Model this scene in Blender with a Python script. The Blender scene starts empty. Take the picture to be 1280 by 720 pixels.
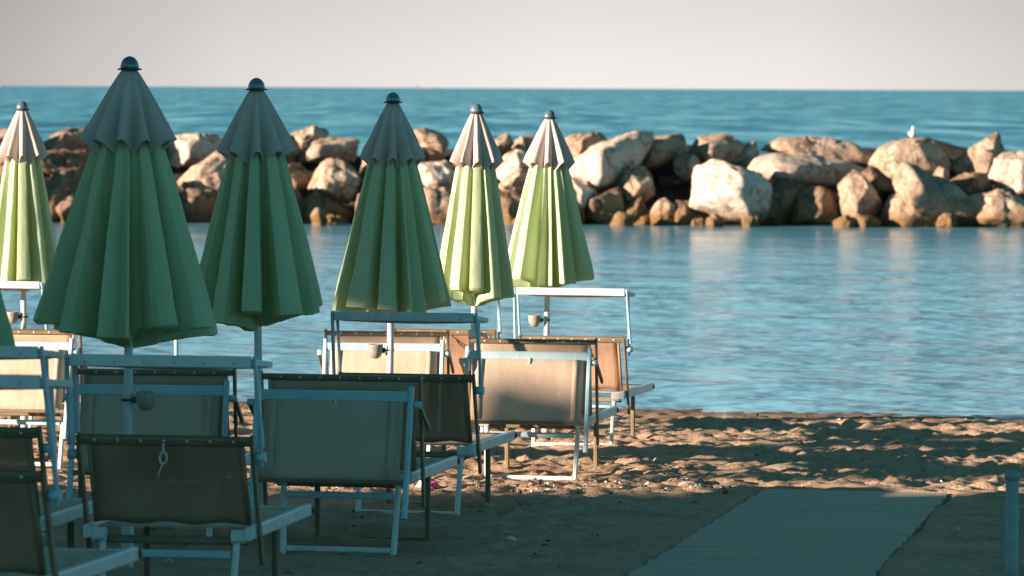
import bpy, bmesh, math, random
import numpy as np
from mathutils import Vector, Matrix, noise, Quaternion

R = math.radians
scene = bpy.context.scene
col = scene.collection
random.seed(7)

# ------------------------------------------------------------------ camera numbers
F = 5000.0            # focal length in pixels of a 1280 wide frame
CAM_Z = 2.43          # water level is z = 0


def hor(px):
    return 107.0 + 6.0 * px / 1280.0


def P(px, py, d):
    """World point that the photograph shows at (px, py), given its distance."""
    return Vector(((px - 640.0) / F * d, d, CAM_Z - (py - hor(px)) / F * d))


def ground(x, y):
    v = y + 0.185 * x
    return 0.828 - 0.0273 * v


# ------------------------------------------------------------------ materials
def new_mat(name):
    m = bpy.data.materials.new(name)
    m.use_nodes = True
    nt = m.node_tree
    nt.nodes.clear()
    out = nt.nodes.new('ShaderNodeOutputMaterial')
    b = nt.nodes.new('ShaderNodeBsdfPrincipled')
    nt.links.new(b.outputs[0], out.inputs[0])
    return m, nt, b, out


def nd(nt, typ, **kw):
    n = nt.nodes.new(typ)
    for k, v in kw.items():
        setattr(n, k, v)
    return n


def ramp(nt, src, stops):
    r = nt.nodes.new('ShaderNodeValToRGB')
    el = r.color_ramp.elements
    while len(el) < len(stops):
        el.new(0.5)
    for e, (p, c) in zip(el, stops):
        e.position = p
        e.color = (c[0], c[1], c[2], 1)
    nt.links.new(src, r.inputs[0])
    return r


def noise_tex(nt, scale, detail=4, rough=0.55, coord='Object', vec=(1, 1, 1)):
    tc = nd(nt, 'ShaderNodeTexCoord')
    mp = nd(nt, 'ShaderNodeMapping')
    mp.inputs['Scale'].default_value = vec
    nt.links.new(tc.outputs[coord], mp.inputs[0])
    n = nd(nt, 'ShaderNodeTexNoise')
    n.inputs['Scale'].default_value = scale
    n.inputs['Detail'].default_value = detail
    n.inputs['Roughness'].default_value = rough
    nt.links.new(mp.outputs[0], n.inputs['Vector'])
    return n


def bump(nt, b, src, strength, dist):
    bp = nd(nt, 'ShaderNodeBump')
    bp.inputs['Strength'].default_value = strength
    bp.inputs['Distance'].default_value = dist
    nt.links.new(src, bp.inputs['Height'])
    nt.links.new(bp.outputs[0], b.inputs['Normal'])
    return bp


def speckled(name, c1, c2, scale, rough=0.6, bs=0.2, bd=0.003, detail=5, metallic=0.0, vec=(1, 1, 1), lo=0.35, hi=0.68):
    m, nt, b, out = new_mat(name)
    n = noise_tex(nt, scale, detail, vec=vec)
    r = ramp(nt, n.outputs['Fac'], [(lo, c1), (hi, c2)])
    nt.links.new(r.outputs[0], b.inputs['Base Color'])
    b.inputs['Roughness'].default_value = rough
    b.inputs['Metallic'].default_value = metallic
    if bs:
        n2 = noise_tex(nt, scale * 4, 3)
        bump(nt, b, n2.outputs['Fac'], bs, bd)
    return m


M = {}
M['white_metal'] = speckled('white painted aluminium', (0.50, 0.55, 0.56), (0.64, 0.68, 0.68), 9, 0.38, 0.1, 0.001)
M['blue_metal'] = speckled('pale blue painted aluminium', (0.30, 0.47, 0.54), (0.38, 0.55, 0.62), 9, 0.4, 0.1, 0.001)
M['brown_metal'] = speckled('bronze aluminium', (0.145, 0.108, 0.065), (0.21, 0.16, 0.10), 8, 0.45, 0.1, 0.001)
M['dark_metal'] = speckled('dark steel', (0.03, 0.03, 0.03), (0.06, 0.055, 0.05), 12, 0.5, 0.1, 0.001)
M['cord'] = speckled('white cord', (0.6, 0.58, 0.52), (0.72, 0.7, 0.64), 60, 0.8, 0.2, 0.001)
M['finial'] = speckled('blue grey metal', (0.10, 0.16, 0.22), (0.16, 0.24, 0.31), 14, 0.28, 0.05, 0.001, metallic=0.35)
M['ashtray'] = speckled('grey plastic', (0.22, 0.21, 0.19), (0.33, 0.31, 0.28), 20, 0.6, 0.1, 0.001)
M['gull_white'] = speckled('white feathers', (0.78, 0.77, 0.74), (0.85, 0.84, 0.82), 30, 0.8, 0.2, 0.002)
M['gull_grey'] = speckled('grey feathers', (0.35, 0.36, 0.38), (0.45, 0.46, 0.48), 30, 0.8, 0.2, 0.002)
M['gull_yellow'] = speckled('yellow horn', (0.55, 0.36, 0.06), (0.62, 0.42, 0.1), 30, 0.6, 0.0)
M['wrapper'] = speckled('white wrapper', (0.75, 0.7, 0.7), (0.80, 0.78, 0.78), 30, 0.5, 0.2, 0.002)
M['wrapper_pink'] = speckled('pink wrapper', (0.5, 0.06, 0.22), (0.62, 0.10, 0.3), 30, 0.5, 0.2, 0.002)
M['ship'] = speckled('pale ship paint', (0.22, 0.23, 0.24), (0.28, 0.28, 0.28), 0.05, 0.7, 0.0)
M['ship_red'] = speckled('red ship paint', (0.5, 0.22, 0.22), (0.55, 0.27, 0.26), 0.05, 0.7, 0.0)
M['plaster'] = speckled('plaster', (0.34, 0.30, 0.25), (0.42, 0.38, 0.32), 1.5, 0.9, 0.2, 0.01)
M['timber'] = speckled('timber', (0.16, 0.10, 0.06), (0.24, 0.16, 0.10), 3, 0.8, 0.2, 0.004, vec=(1, 1, 8))
M['weed'] = speckled('dry weed', (0.05, 0.03, 0.018), (0.13, 0.075, 0.04), 25, 0.9, 0.0)
M['post'] = speckled('weathered blue green post', (0.20, 0.27, 0.27), (0.30, 0.38, 0.37), 12, 0.6, 0.2, 0.001)


def cloth(name, c1, c2, trans, tcol, scale=5):
    m, nt, b, out = new_mat(name)
    n = noise_tex(nt, scale, 5, vec=(1, 1, 0.35))
    r = ramp(nt, n.outputs['Fac'], [(0.3, c1), (0.7, c2)])
    nt.links.new(r.outputs[0], b.inputs['Base Color'])
    b.inputs['Roughness'].default_value = 0.85
    b.inputs['Specular IOR Level'].default_value = 0.2
    n2 = noise_tex(nt, 22, 4, vec=(1, 1, 0.3))
    bump(nt, b, n2.outputs['Fac'], 0.4, 0.009)
    t = nd(nt, 'ShaderNodeBsdfTranslucent')
    t.inputs[0].default_value = (*tcol, 1)
    mx = nd(nt, 'ShaderNodeMixShader')
    mx.inputs[0].default_value = trans
    nt.links.new(b.outputs[0], mx.inputs[1])
    nt.links.new(t.outputs[0], mx.inputs[2])
    nt.links.new(mx.outputs[0], out.inputs[0])
    return m


M['green_cloth'] = cloth('green umbrella cloth', (0.48, 0.605, 0.385), (0.58, 0.685, 0.465), 0.30, (0.58, 0.60, 0.07))
M['vent_cloth'] = cloth('grey pink vent cloth', (0.53, 0.445, 0.41), (0.64, 0.555, 0.515), 0.18, (0.5, 0.35, 0.25), 9)


def mesh_fabric(name, c1, c2, clear):
    """Woven PVC sling cloth: thin dark weave lines, slightly see-through."""
    m, nt, b, out = new_mat(name)
    n = noise_tex(nt, 4.5, 5)
    r = ramp(nt, n.outputs['Fac'], [(0.3, c1), (0.7, c2)])
    tc = nd(nt, 'ShaderNodeTexCoord')
    w = nd(nt, 'ShaderNodeTexWave')
    w.wave_type = 'BANDS'
    w.bands_direction = 'X'
    w.inputs['Scale'].default_value = 26
    w.inputs['Distortion'].default_value = 0.4
    nt.links.new(tc.outputs['Object'], w.inputs['Vector'])
    w2 = nd(nt, 'ShaderNodeTexWave')
    w2.wave_type = 'BANDS'
    w2.bands_direction = 'Z'
    w2.inputs['Scale'].default_value = 26
    w2.inputs['Distortion'].default_value = 0.4
    nt.links.new(tc.outputs['Object'], w2.inputs['Vector'])
    mu = nd(nt, 'ShaderNodeMath', operation='MINIMUM')
    nt.links.new(w.outputs['Fac'], mu.inputs[0])
    nt.links.new(w2.outputs['Fac'], mu.inputs[1])
    r2 = ramp(nt, mu.outputs[0], [(0.0, (0.82, 0.82, 0.82)), (0.35, (1, 1, 1))])
    mx = nd(nt, 'ShaderNodeMix', data_type='RGBA', blend_type='MULTIPLY')
    mx.inputs[0].default_value = 1.0
    nt.links.new(r.outputs[0], mx.inputs[6])
    nt.links.new(r2.outputs[0], mx.inputs[7])
    nt.links.new(mx.outputs[2], b.inputs['Base Color'])
    b.inputs['Roughness'].default_value = 0.7
    b.inputs['Specular IOR Level'].default_value = 0.25
    nw = noise_tex(nt, 5, 3, vec=(1.6, 1, 0.6))
    bump(nt, b, nw.outputs['Fac'], 0.5, 0.02)
    tr = nd(nt, 'ShaderNodeBsdfTranslucent')
    tr.inputs[0].default_value = (*c2, 1)
    m1 = nd(nt, 'ShaderNodeMixShader')
    m1.inputs[0].default_value = 0.12
    nt.links.new(b.outputs[0], m1.inputs[1])
    nt.links.new(tr.outputs[0], m1.inputs[2])
    tp = nd(nt, 'ShaderNodeBsdfTransparent')
    m2 = nd(nt, 'ShaderNodeMixShader')
    m2.inputs[0].default_value = clear
    nt.links.new(m1.outputs[0], m2.inputs[1])
    nt.links.new(tp.outputs[0], m2.inputs[2])
    nt.links.new(m2.outputs[0], out.inputs[0])
    return m


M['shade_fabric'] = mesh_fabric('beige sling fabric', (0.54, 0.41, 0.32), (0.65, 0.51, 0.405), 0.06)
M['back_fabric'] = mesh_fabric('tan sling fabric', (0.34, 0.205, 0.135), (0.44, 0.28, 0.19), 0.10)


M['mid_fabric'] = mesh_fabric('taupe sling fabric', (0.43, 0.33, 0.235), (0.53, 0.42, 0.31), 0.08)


def sand_material():
    m, nt, b, out = new_mat('sand')
    n = noise_tex(nt, 2.2, 8, 0.65)
    r = ramp(nt, n.outputs['Fac'], [(0.28, (0.36, 0.245, 0.17)), (0.5, (0.46, 0.325, 0.23)), (0.74, (0.56, 0.41, 0.30))])
    n2 = noise_tex(nt, 30, 4, 0.7)
    r2 = ramp(nt, n2.outputs['Fac'], [(0.30, (0.55, 0.5, 0.45)), (0.48, (1, 1, 1))])
    mx = nd(nt, 'ShaderNodeMix', data_type='RGBA', blend_type='MULTIPLY')
    mx.inputs[0].default_value = 0.8
    nt.links.new(r.outputs[0], mx.inputs[6])
    nt.links.new(r2.outputs[0], mx.inputs[7])
    # wet rim at the waterline
    g = nd(nt, 'ShaderNodeNewGeometry')
    sp = nd(nt, 'ShaderNodeSeparateXYZ')
    nt.links.new(g.outputs['Position'], sp.inputs[0])
    mr = nd(nt, 'ShaderNodeMapRange')
    mr.inputs[1].default_value = 0.0
    mr.inputs[2].default_value = 0.06
    nt.links.new(sp.outputs['Z'], mr.inputs[0])
    mw = nd(nt, 'ShaderNodeMix', data_type='RGBA')
    nt.links.new(mr.outputs[0], mw.inputs[0])
    mw.inputs[6].default_value = (0.15, 0.105, 0.07, 1)
    nt.links.new(mx.outputs[2], mw.inputs[7])
    nt.links.new(mw.outputs[2], b.inputs['Base Color'])
    b.inputs['Roughness'].default_value = 0.9
    b.inputs['Specular IOR Level'].default_value = 0.15
    n3 = noise_tex(nt, 45, 5, 0.7)
    bump(nt, b, n3.outputs['Fac'], 0.9, 0.02)
    return m


M['sand'] = sand_material()


def rock_material(name, cols, stain=True, dark=False):
    m, nt, b, out = new_mat(name)
    n = noise_tex(nt, 2.6, 8, 0.72)
    r = ramp(nt, n.outputs['Fac'], cols)
    oi = nd(nt, 'ShaderNodeObjectInfo')
    hsv = nd(nt, 'ShaderNodeHueSaturation')
    mr0 = nd(nt, 'ShaderNodeMapRange')
    mr0.inputs[3].default_value = 0.78
    mr0.inputs[4].default_value = 1.15
    nt.links.new(oi.outputs['Random'], mr0.inputs[0])
    nt.links.new(mr0.outputs[0], hsv.inputs['Value'])
    nt.links.new(r.outputs[0], hsv.inputs['Color'])
    last = hsv.outputs[0]
    # dark cracks
    nc = noise_tex(nt, 1.9, 6, 0.6)
    rc_ = ramp(nt, nc.outputs['Fac'], [(0.465, (1, 1, 1)), (0.495, (0.30, 0.25, 0.22)), (0.505, (0.30, 0.25, 0.22)), (0.54, (1, 1, 1))])
    mxc = nd(nt, 'ShaderNodeMix', data_type='RGBA', blend_type='MULTIPLY')
    mxc.inputs[0].default_value = 0.7
    nt.links.new(last, mxc.inputs[6])
    nt.links.new(rc_.outputs[0], mxc.inputs[7])
    last = mxc.outputs[2]
    # pits and lichen specks
    n4 = noise_tex(nt, 9, 6, 0.75)
    r4 = ramp(nt, n4.outputs['Fac'], [(0.33, (0.42, 0.34, 0.26)), (0.47, (1, 1, 1))])
    mx4 = nd(nt, 'ShaderNodeMix', data_type='RGBA', blend_type='MULTIPLY')
    mx4.inputs[0].default_value = 0.75
    nt.links.new(last, mx4.inputs[6])
    nt.links.new(r4.outputs[0], mx4.inputs[7])
    last = mx4.outputs[2]
    if stain:      # weed and wet stain along the tide line
        g = nd(nt, 'ShaderNodeNewGeometry')
        sp = nd(nt, 'ShaderNodeSeparateXYZ')
        nt.links.new(g.outputs['Position'], sp.inputs[0])
        n3 = noise_tex(nt, 2.6, 4)
        ad = nd(nt, 'ShaderNodeMath', operation='MULTIPLY_ADD')
        nt.links.new(n3.outputs['Fac'], ad.inputs[0])
        ad.inputs[1].default_value = -0.5
        nt.links.new(sp.outputs['Z'], ad.inputs[2])
        mr = nd(nt, 'ShaderNodeMapRange')
        mr.inputs[1].default_value = -0.12
        mr.inputs[2].default_value = 0.12
        nt.links.new(ad.outputs[0], mr.inputs[0])
        mw = nd(nt, 'ShaderNodeMix', data_type='RGBA')
        nt.links.new(mr.outputs[0], mw.inputs[0])
        mw.inputs[6].default_value = (0.17, 0.105, 0.05, 1)
        nt.links.new(last, mw.inputs[7])
        last = mw.outputs[2]
    nt.links.new(last, b.inputs['Base Color'])
    b.inputs['Roughness'].default_value = 0.88
    b.inputs['Specular IOR Level'].default_value = 0.25
    n2 = noise_tex(nt, 7, 7, 0.7)
    bump(nt, b, n2.outputs['Fac'], 0.8, 0.11)
    return m


M['rock_pale'] = rock_material('pale limestone', [(0.25, (0.40, 0.31, 0.25)), (0.45, (0.58, 0.49, 0.42)), (0.7, (0.68, 0.60, 0.53))])
M['rock_tan'] = rock_material('tan rock', [(0.25, (0.24, 0.165, 0.12)), (0.5, (0.43, 0.32, 0.245)), (0.72, (0.58, 0.47, 0.385))])
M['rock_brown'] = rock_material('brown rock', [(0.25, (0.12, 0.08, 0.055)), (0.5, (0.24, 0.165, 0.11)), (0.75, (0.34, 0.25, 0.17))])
M['rock_core'] = rock_material('shade dark rubble', [(0.25, (0.02, 0.017, 0.015)), (0.5, (0.045, 0.036, 0.03)), (0.75, (0.07, 0.055, 0.045))])  # near-black colour stands in for shade in the gaps between boulders


def water_material():
    m, nt, b, out = new_mat('water')
    b.inputs['Roughness'].default_value = 0.17
    b.inputs['IOR'].default_value = 1.333
    g = nd(nt, 'ShaderNodeNewGeometry')
    sp = nd(nt, 'ShaderNodeSeparateXYZ')
    nt.links.new(g.outputs['Position'], sp.inputs[0])
    far = nd(nt, 'ShaderNodeMapRange')
    far.inputs[1].default_value = 72
    far.inputs[2].default_value = 90
    nt.links.new(sp.outputs['Y'], far.inputs[0])
    # lagoon ripples
    a1 = noise_tex(nt, 0.95, 3, 0.55, vec=(1.15, 1.5, 1))
    a2 = noise_tex(nt, 0.28, 2, 0.5, vec=(0.6, 1.7, 1))
    mixa = nd(nt, 'ShaderNodeMath', operation='MULTIPLY_ADD')
    nt.links.new(a2.outputs['Fac'], mixa.inputs[0])
    mixa.inputs[1].default_value = 2.2
    nt.links.new(a1.outputs['Fac'], mixa.inputs[2])
    calm = nd(nt, 'ShaderNodeMapRange')
    calm.inputs[1].default_value = 50
    calm.inputs[2].default_value = 64
    calm.inputs[3].default_value = 1.0
    calm.inputs[4].default_value = 0.28
    nt.links.new(sp.outputs['Y'], calm.inputs[0])
    hm = nd(nt, 'ShaderNodeMath', operation='MULTIPLY')
    nt.links.new(mixa.outputs[0], hm.inputs[0])
    nt.links.new(calm.outputs[0], hm.inputs[1])
    b1 = nd(nt, 'ShaderNodeBump')
    b1.inputs['Strength'].default_value = 1.0
    b1.inputs['Distance'].default_value = 0.15
    nt.links.new(hm.outputs[0], b1.inputs['Height'])
    # open sea chop
    c1 = noise_tex(nt, 0.22, 5, 0.6, vec=(0.7, 1.0, 1))
    c2 = noise_tex(nt, 0.02, 4, 0.6, vec=(0.5, 1.0, 1))
    mixc = nd(nt, 'ShaderNodeMath', operation='MULTIPLY_ADD')
    nt.links.new(c2.outputs['Fac'], mixc.inputs[0])
    mixc.inputs[1].default_value = 5.0
    nt.links.new(c1.outputs['Fac'], mixc.inputs[2])
    b2 = nd(nt, 'ShaderNodeBump')
    b2.inputs['Strength'].default_value = 1.0
    b2.inputs['Distance'].default_value = 1.1
    nt.links.new(mixc.outputs[0], b2.inputs['Height'])
    nt.links.new(b1.outputs[0], b.inputs['Normal'])
    b.inputs['Base Color'].default_value = (0.03, 0.15, 0.20, 1)
    # light scattered back out of the shallow lagoon
    dl = nd(nt, 'ShaderNodeBsdfDiffuse')
    dl.inputs[0].default_value = (0.26, 0.62, 0.86, 1)
    nt.links.new(b1.outputs[0], dl.inputs['Normal'])
    ml = nd(nt, 'ShaderNodeMixShader')
    mlr = nd(nt, 'ShaderNodeMapRange')
    mlr.inputs[1].default_value = 48
    mlr.inputs[2].default_value = 66
    mlr.inputs[3].default_value = 0.42
    mlr.inputs[4].default_value = 0.16
    nt.links.new(sp.outputs['Y'], mlr.inputs[0])
    nt.links.new(mlr.outputs[0], ml.inputs[0])
    nt.links.new(b.outputs[0], ml.inputs[1])
    nt.links.new(dl.outputs[0], ml.inputs[2])
    # broken open sea: wave light and dark painted into the diffuse colour, some sheen
    d1 = noise_tex(nt, 1.0, 5, 0.62, vec=(0.22, 0.022, 1))
    rr = ramp(nt, d1.outputs['Fac'], [(0.39, (0.025, 0.20, 0.32)), (0.5, (0.07, 0.35, 0.50)), (0.61, (0.22, 0.56, 0.72))])
    df = nd(nt, 'ShaderNodeBsdfDiffuse')
    nt.links.new(rr.outputs[0], df.inputs[0])
    nt.links.new(b2.outputs[0], df.inputs['Normal'])
    gl = nd(nt, 'ShaderNodeBsdfGlossy')
    gl.inputs['Roughness'].default_value = 0.25
    nt.links.new(b2.outputs[0], gl.inputs['Normal'])
    ms = nd(nt, 'ShaderNodeMixShader')
    ms.inputs[0].default_value = 0.16
    nt.links.new(df.outputs[0], ms.inputs[1])
    nt.links.new(gl.outputs[0], ms.inputs[2])
    mf = nd(nt, 'ShaderNodeMixShader')
    nt.links.new(far.outputs[0], mf.inputs[0])
    nt.links.new(ml.outputs[0], mf.inputs[1])
    nt.links.new(ms.outputs[0], mf.inputs[2])
    nt.links.new(mf.outputs[0], out.inputs[0])
    return m


M['water'] = water_material()


def plank_material():
    m, nt, b, out = new_mat('weathered boards')
    n = noise_tex(nt, 3, 6, 0.6, vec=(0.6, 5, 1))
    r = ramp(nt, n.outputs['Fac'], [(0.3, (0.33, 0.30, 0.25)), (0.7, (0.41, 0.375, 0.315))])
    ns = noise_tex(nt, 2.3, 7, 0.7)
    rs_ = ramp(nt, ns.outputs['Fac'], [(0.47, (0, 0, 0)), (0.66, (1, 1, 1))])
    ms_ = nd(nt, 'ShaderNodeMix', data_type='RGBA')
    nt.links.new(rs_.outputs[0], ms_.inputs[0])
    nt.links.new(r.outputs[0], ms_.inputs[6])
    ms_.inputs[7].default_value = (0.42, 0.31, 0.225, 1)
    nt.links.new(ms_.outputs[2], b.inputs['Base Color'])
    b.inputs['Roughness'].default_value = 0.8
    n2 = noise_tex(nt, 20, 5, 0.6, vec=(0.3, 4, 1))
    bump(nt, b, n2.outputs['Fac'], 0.3, 0.006)
    return m


M['planks'] = plank_material()


# ------------------------------------------------------------------ mesh helpers
class MB:
    def __init__(self):
        self.bm = bmesh.new()
        self.mi = 0

    def bar(self, a, b, w, h, up=(0, 0, 1), bev=0.0):
        """Rectangular bar from a to b, w across, h along 'up'."""
        a, b = Vector(a), Vector(b)
        d = (b - a).normalized()
        u = Vector(up)
        if abs(d.dot(u)) > 0.97:
            u = Vector((0, 1, 0))
        s = d.cross(u).normalized()
        u = s.cross(d).normalized()
        c = min(w, h) * 0.22
        prof = [(-w / 2 + c, -h / 2), (w / 2 - c, -h / 2), (w / 2, -h / 2 + c), (w / 2, h / 2 - c),
                (w / 2 - c, h / 2), (-w / 2 + c, h / 2), (-w / 2, h / 2 - c), (-w / 2, -h / 2 + c)]
        r1 = [self.bm.verts.new(a + s * x + u * y) for x, y in prof]
        r2 = [self.bm.verts.new(b + s * x + u * y) for x, y in prof]
        n = len(prof)
        fs = [self.bm.faces.new((r1[i], r1[(i + 1) % n], r2[(i + 1) % n], r2[i])) for i in range(n)]
        fs.append(self.bm.faces.new(r1[::-1]))
        fs.append(self.bm.faces.new(r2))
        for f in fs:
            f.material_index = self.mi
        return self

    def tube(self, pts, r, n=10, caps=True, radii=None):
        pts = [Vector(p) for p in pts]
        rings = []
        for i, p in enumerate(pts):
            d = (pts[min(i + 1, len(pts) - 1)] - pts[max(i - 1, 0)]).normalized()
            u = Vector((0, 0, 1)) if abs(d.z) < 0.9 else Vector((1, 0, 0))
            s = d.cross(u).normalized()
            u = s.cross(d)
            rr = radii[i] if radii else r
            rings.append([self.bm.verts.new(p + (s * math.cos(2 * math.pi * k / n) + u * math.sin(2 * math.pi * k / n)) * rr)
                          for k in range(n)])
        for a, b in zip(rings, rings[1:]):
            for k in range(n):
                f = self.bm.faces.new((a[k], a[(k + 1) % n], b[(k + 1) % n], b[k]))
                f.smooth = True
                f.material_index = self.mi
        if caps:
            for rg in (rings[0][::-1], rings[-1]):
                f = self.bm.faces.new(rg)
                f.material_index = self.mi
        return self

    def lathe(self, prof, c=(0, 0, 0), n=24):
        c = Vector(c)
        rings = []
        for r, z in prof:
            rings.append([self.bm.verts.new(c + Vector((r * math.cos(2 * math.pi * k / n), r * math.sin(2 * math.pi * k / n), z)))
                          for k in range(n)])
        for a, b in zip(rings, rings[1:]):
            for k in range(n):
                f = self.bm.faces.new((a[k], a[(k + 1) % n], b[(k + 1) % n], b[k]))
                f.smooth = True
                f.material_index = self.mi
        for rg in (rings[0][::-1], rings[-1]):
            self.bm.faces.new(rg).material_index = self.mi
        return self

    def box(self, lo, hi):
        x0, y0, z0 = lo
        x1, y1, z1 = hi
        v = [self.bm.verts.new(p) for p in ((x0, y0, z0), (x1, y0, z0), (x1, y1, z0), (x0, y1, z0),
                                            (x0, y0, z1), (x1, y0, z1), (x1, y1, z1), (x0, y1, z1))]
        for f in ((3, 2, 1, 0), (4, 5, 6, 7), (0, 1, 5, 4), (1, 2, 6, 5), (2, 3, 7, 6), (3, 0, 4, 7)):
            self.bm.faces.new([v[i] for i in f]).material_index = self.mi
        return self

    def sheet(self, fn, nu, nv, thick=0.003):
        """Thick cloth sheet from fn(u, v) -> point, both in 0..1."""
        g = [[Vector(fn(i / nu, j / nv)) for j in range(nv + 1)] for i in range(nu + 1)]
        nrm = (g[1][0] - g[0][0]).cross(g[0][1] - g[0][0]).normalized() * thick / 2
        A = [[self.bm.verts.new(p + nrm) for p in row] for row in g]
        B = [[self.bm.verts.new(p - nrm) for p in row] for row in g]
        for i in range(nu):
            for j in range(nv):
                for q, rev in ((A, False), (B, True)):
                    vs = [q[i][j], q[i + 1][j], q[i + 1][j + 1], q[i][j + 1]]
                    f = self.bm.faces.new(vs[::-1] if rev else vs)
                    f.smooth = True
                    f.material_index = self.mi
        edge = [(i, 0) for i in range(nu)] + [(nu, j) for j in range(nv)] + [(i, nv) for i in range(nu, 0, -1)] + [(0, j) for j in range(nv, 0, -1)]
        for k in range(len(edge)):
            (a, b), (c, d) = edge[k], edge[(k + 1) % len(edge)]
            self.bm.faces.new((A[a][b], B[a][b], B[c][d], A[c][d])).material_index = self.mi
        return self

    def build(self, name, mats, parent=None, loc=None):
        me = bpy.data.meshes.new(name)
        bmesh.ops.recalc_face_normals(self.bm, faces=self.bm.faces[:])
        self.bm.to_mesh(me)
        self.bm.free()
        for m in (mats if isinstance(mats, (list, tuple)) else [mats]):
            me.materials.append(m)
        o = bpy.data.objects.new(name, me)
        col.objects.link(o)
        if parent:
            o.parent = parent
        if loc is not None:
            o.location = loc
        return o


def tag(o, label=None, cat=None, group=None, kind=None):
    if label:
        o['label'] = label
    if cat:
        o['category'] = cat
    if group:
        o['group'] = group
    if kind:
        o['kind'] = kind
    return o


def empty(name, loc=(0, 0, 0), rz=0.0):
    o = bpy.data.objects.new(name, None)
    o.empty_display_size = 0.2
    col.objects.link(o)
    o.location = loc
    o.rotation_euler.z = rz
    return o


def copy_tree(o, parent=None):
    c = o.copy()
    col.objects.link(c)
    c.parent = parent
    for ch in list(o.children):
        copy_tree(ch, c)
    return c


def mesh_object(name, verts, faces, mat, smooth=True):
    me = bpy.data.meshes.new(name)
    me.from_pydata(verts, [], faces)
    if smooth:
        me.polygons.foreach_set('use_smooth', [True] * len(me.polygons))
    me.materials.append(mat)
    me.update()
    o = bpy.data.objects.new(name, me)
    col.objects.link(o)
    return o


# ------------------------------------------------------------------ sand
rng = np.random.default_rng(11)


def value_noise(X, Y, scale, seed):
    r = np.random.default_rng(seed)
    T = r.random((256, 256))
    x, y = X * scale + 100.0, Y * scale + 100.0
    xi, yi = np.floor(x).astype(int), np.floor(y).astype(int)
    fx, fy = x - xi, y - yi
    fx, fy = fx * fx * (3 - 2 * fx), fy * fy * (3 - 2 * fy)
    a = T[xi % 256, yi % 256]
    b = T[(xi + 1) % 256, yi % 256]
    c = T[xi % 256, (yi + 1) % 256]
    d = T[(xi + 1) % 256, (yi + 1) % 256]
    return (a * (1 - fx) + b * fx) * (1 - fy) + (c * (1 - fx) + d * fx) * fy - 0.5


def axis(dense0, dense1, step, lo, hi):
    a = list(np.arange(dense0, dense1 + 1e-6, step))
    s, v = step, dense1
    while v < hi:
        s *= 1.35
        v += s
        a.append(v)
    s, v = step, dense0
    while v > lo:
        s *= 1.35
        v -= s
        a.insert(0, v)
    return np.array(a)


WALK_DIR = Vector((math.sin(R(10.0)), math.cos(R(10.0)), 0))
WALK_END = Vector((1.905, 21.9, 0))


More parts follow.
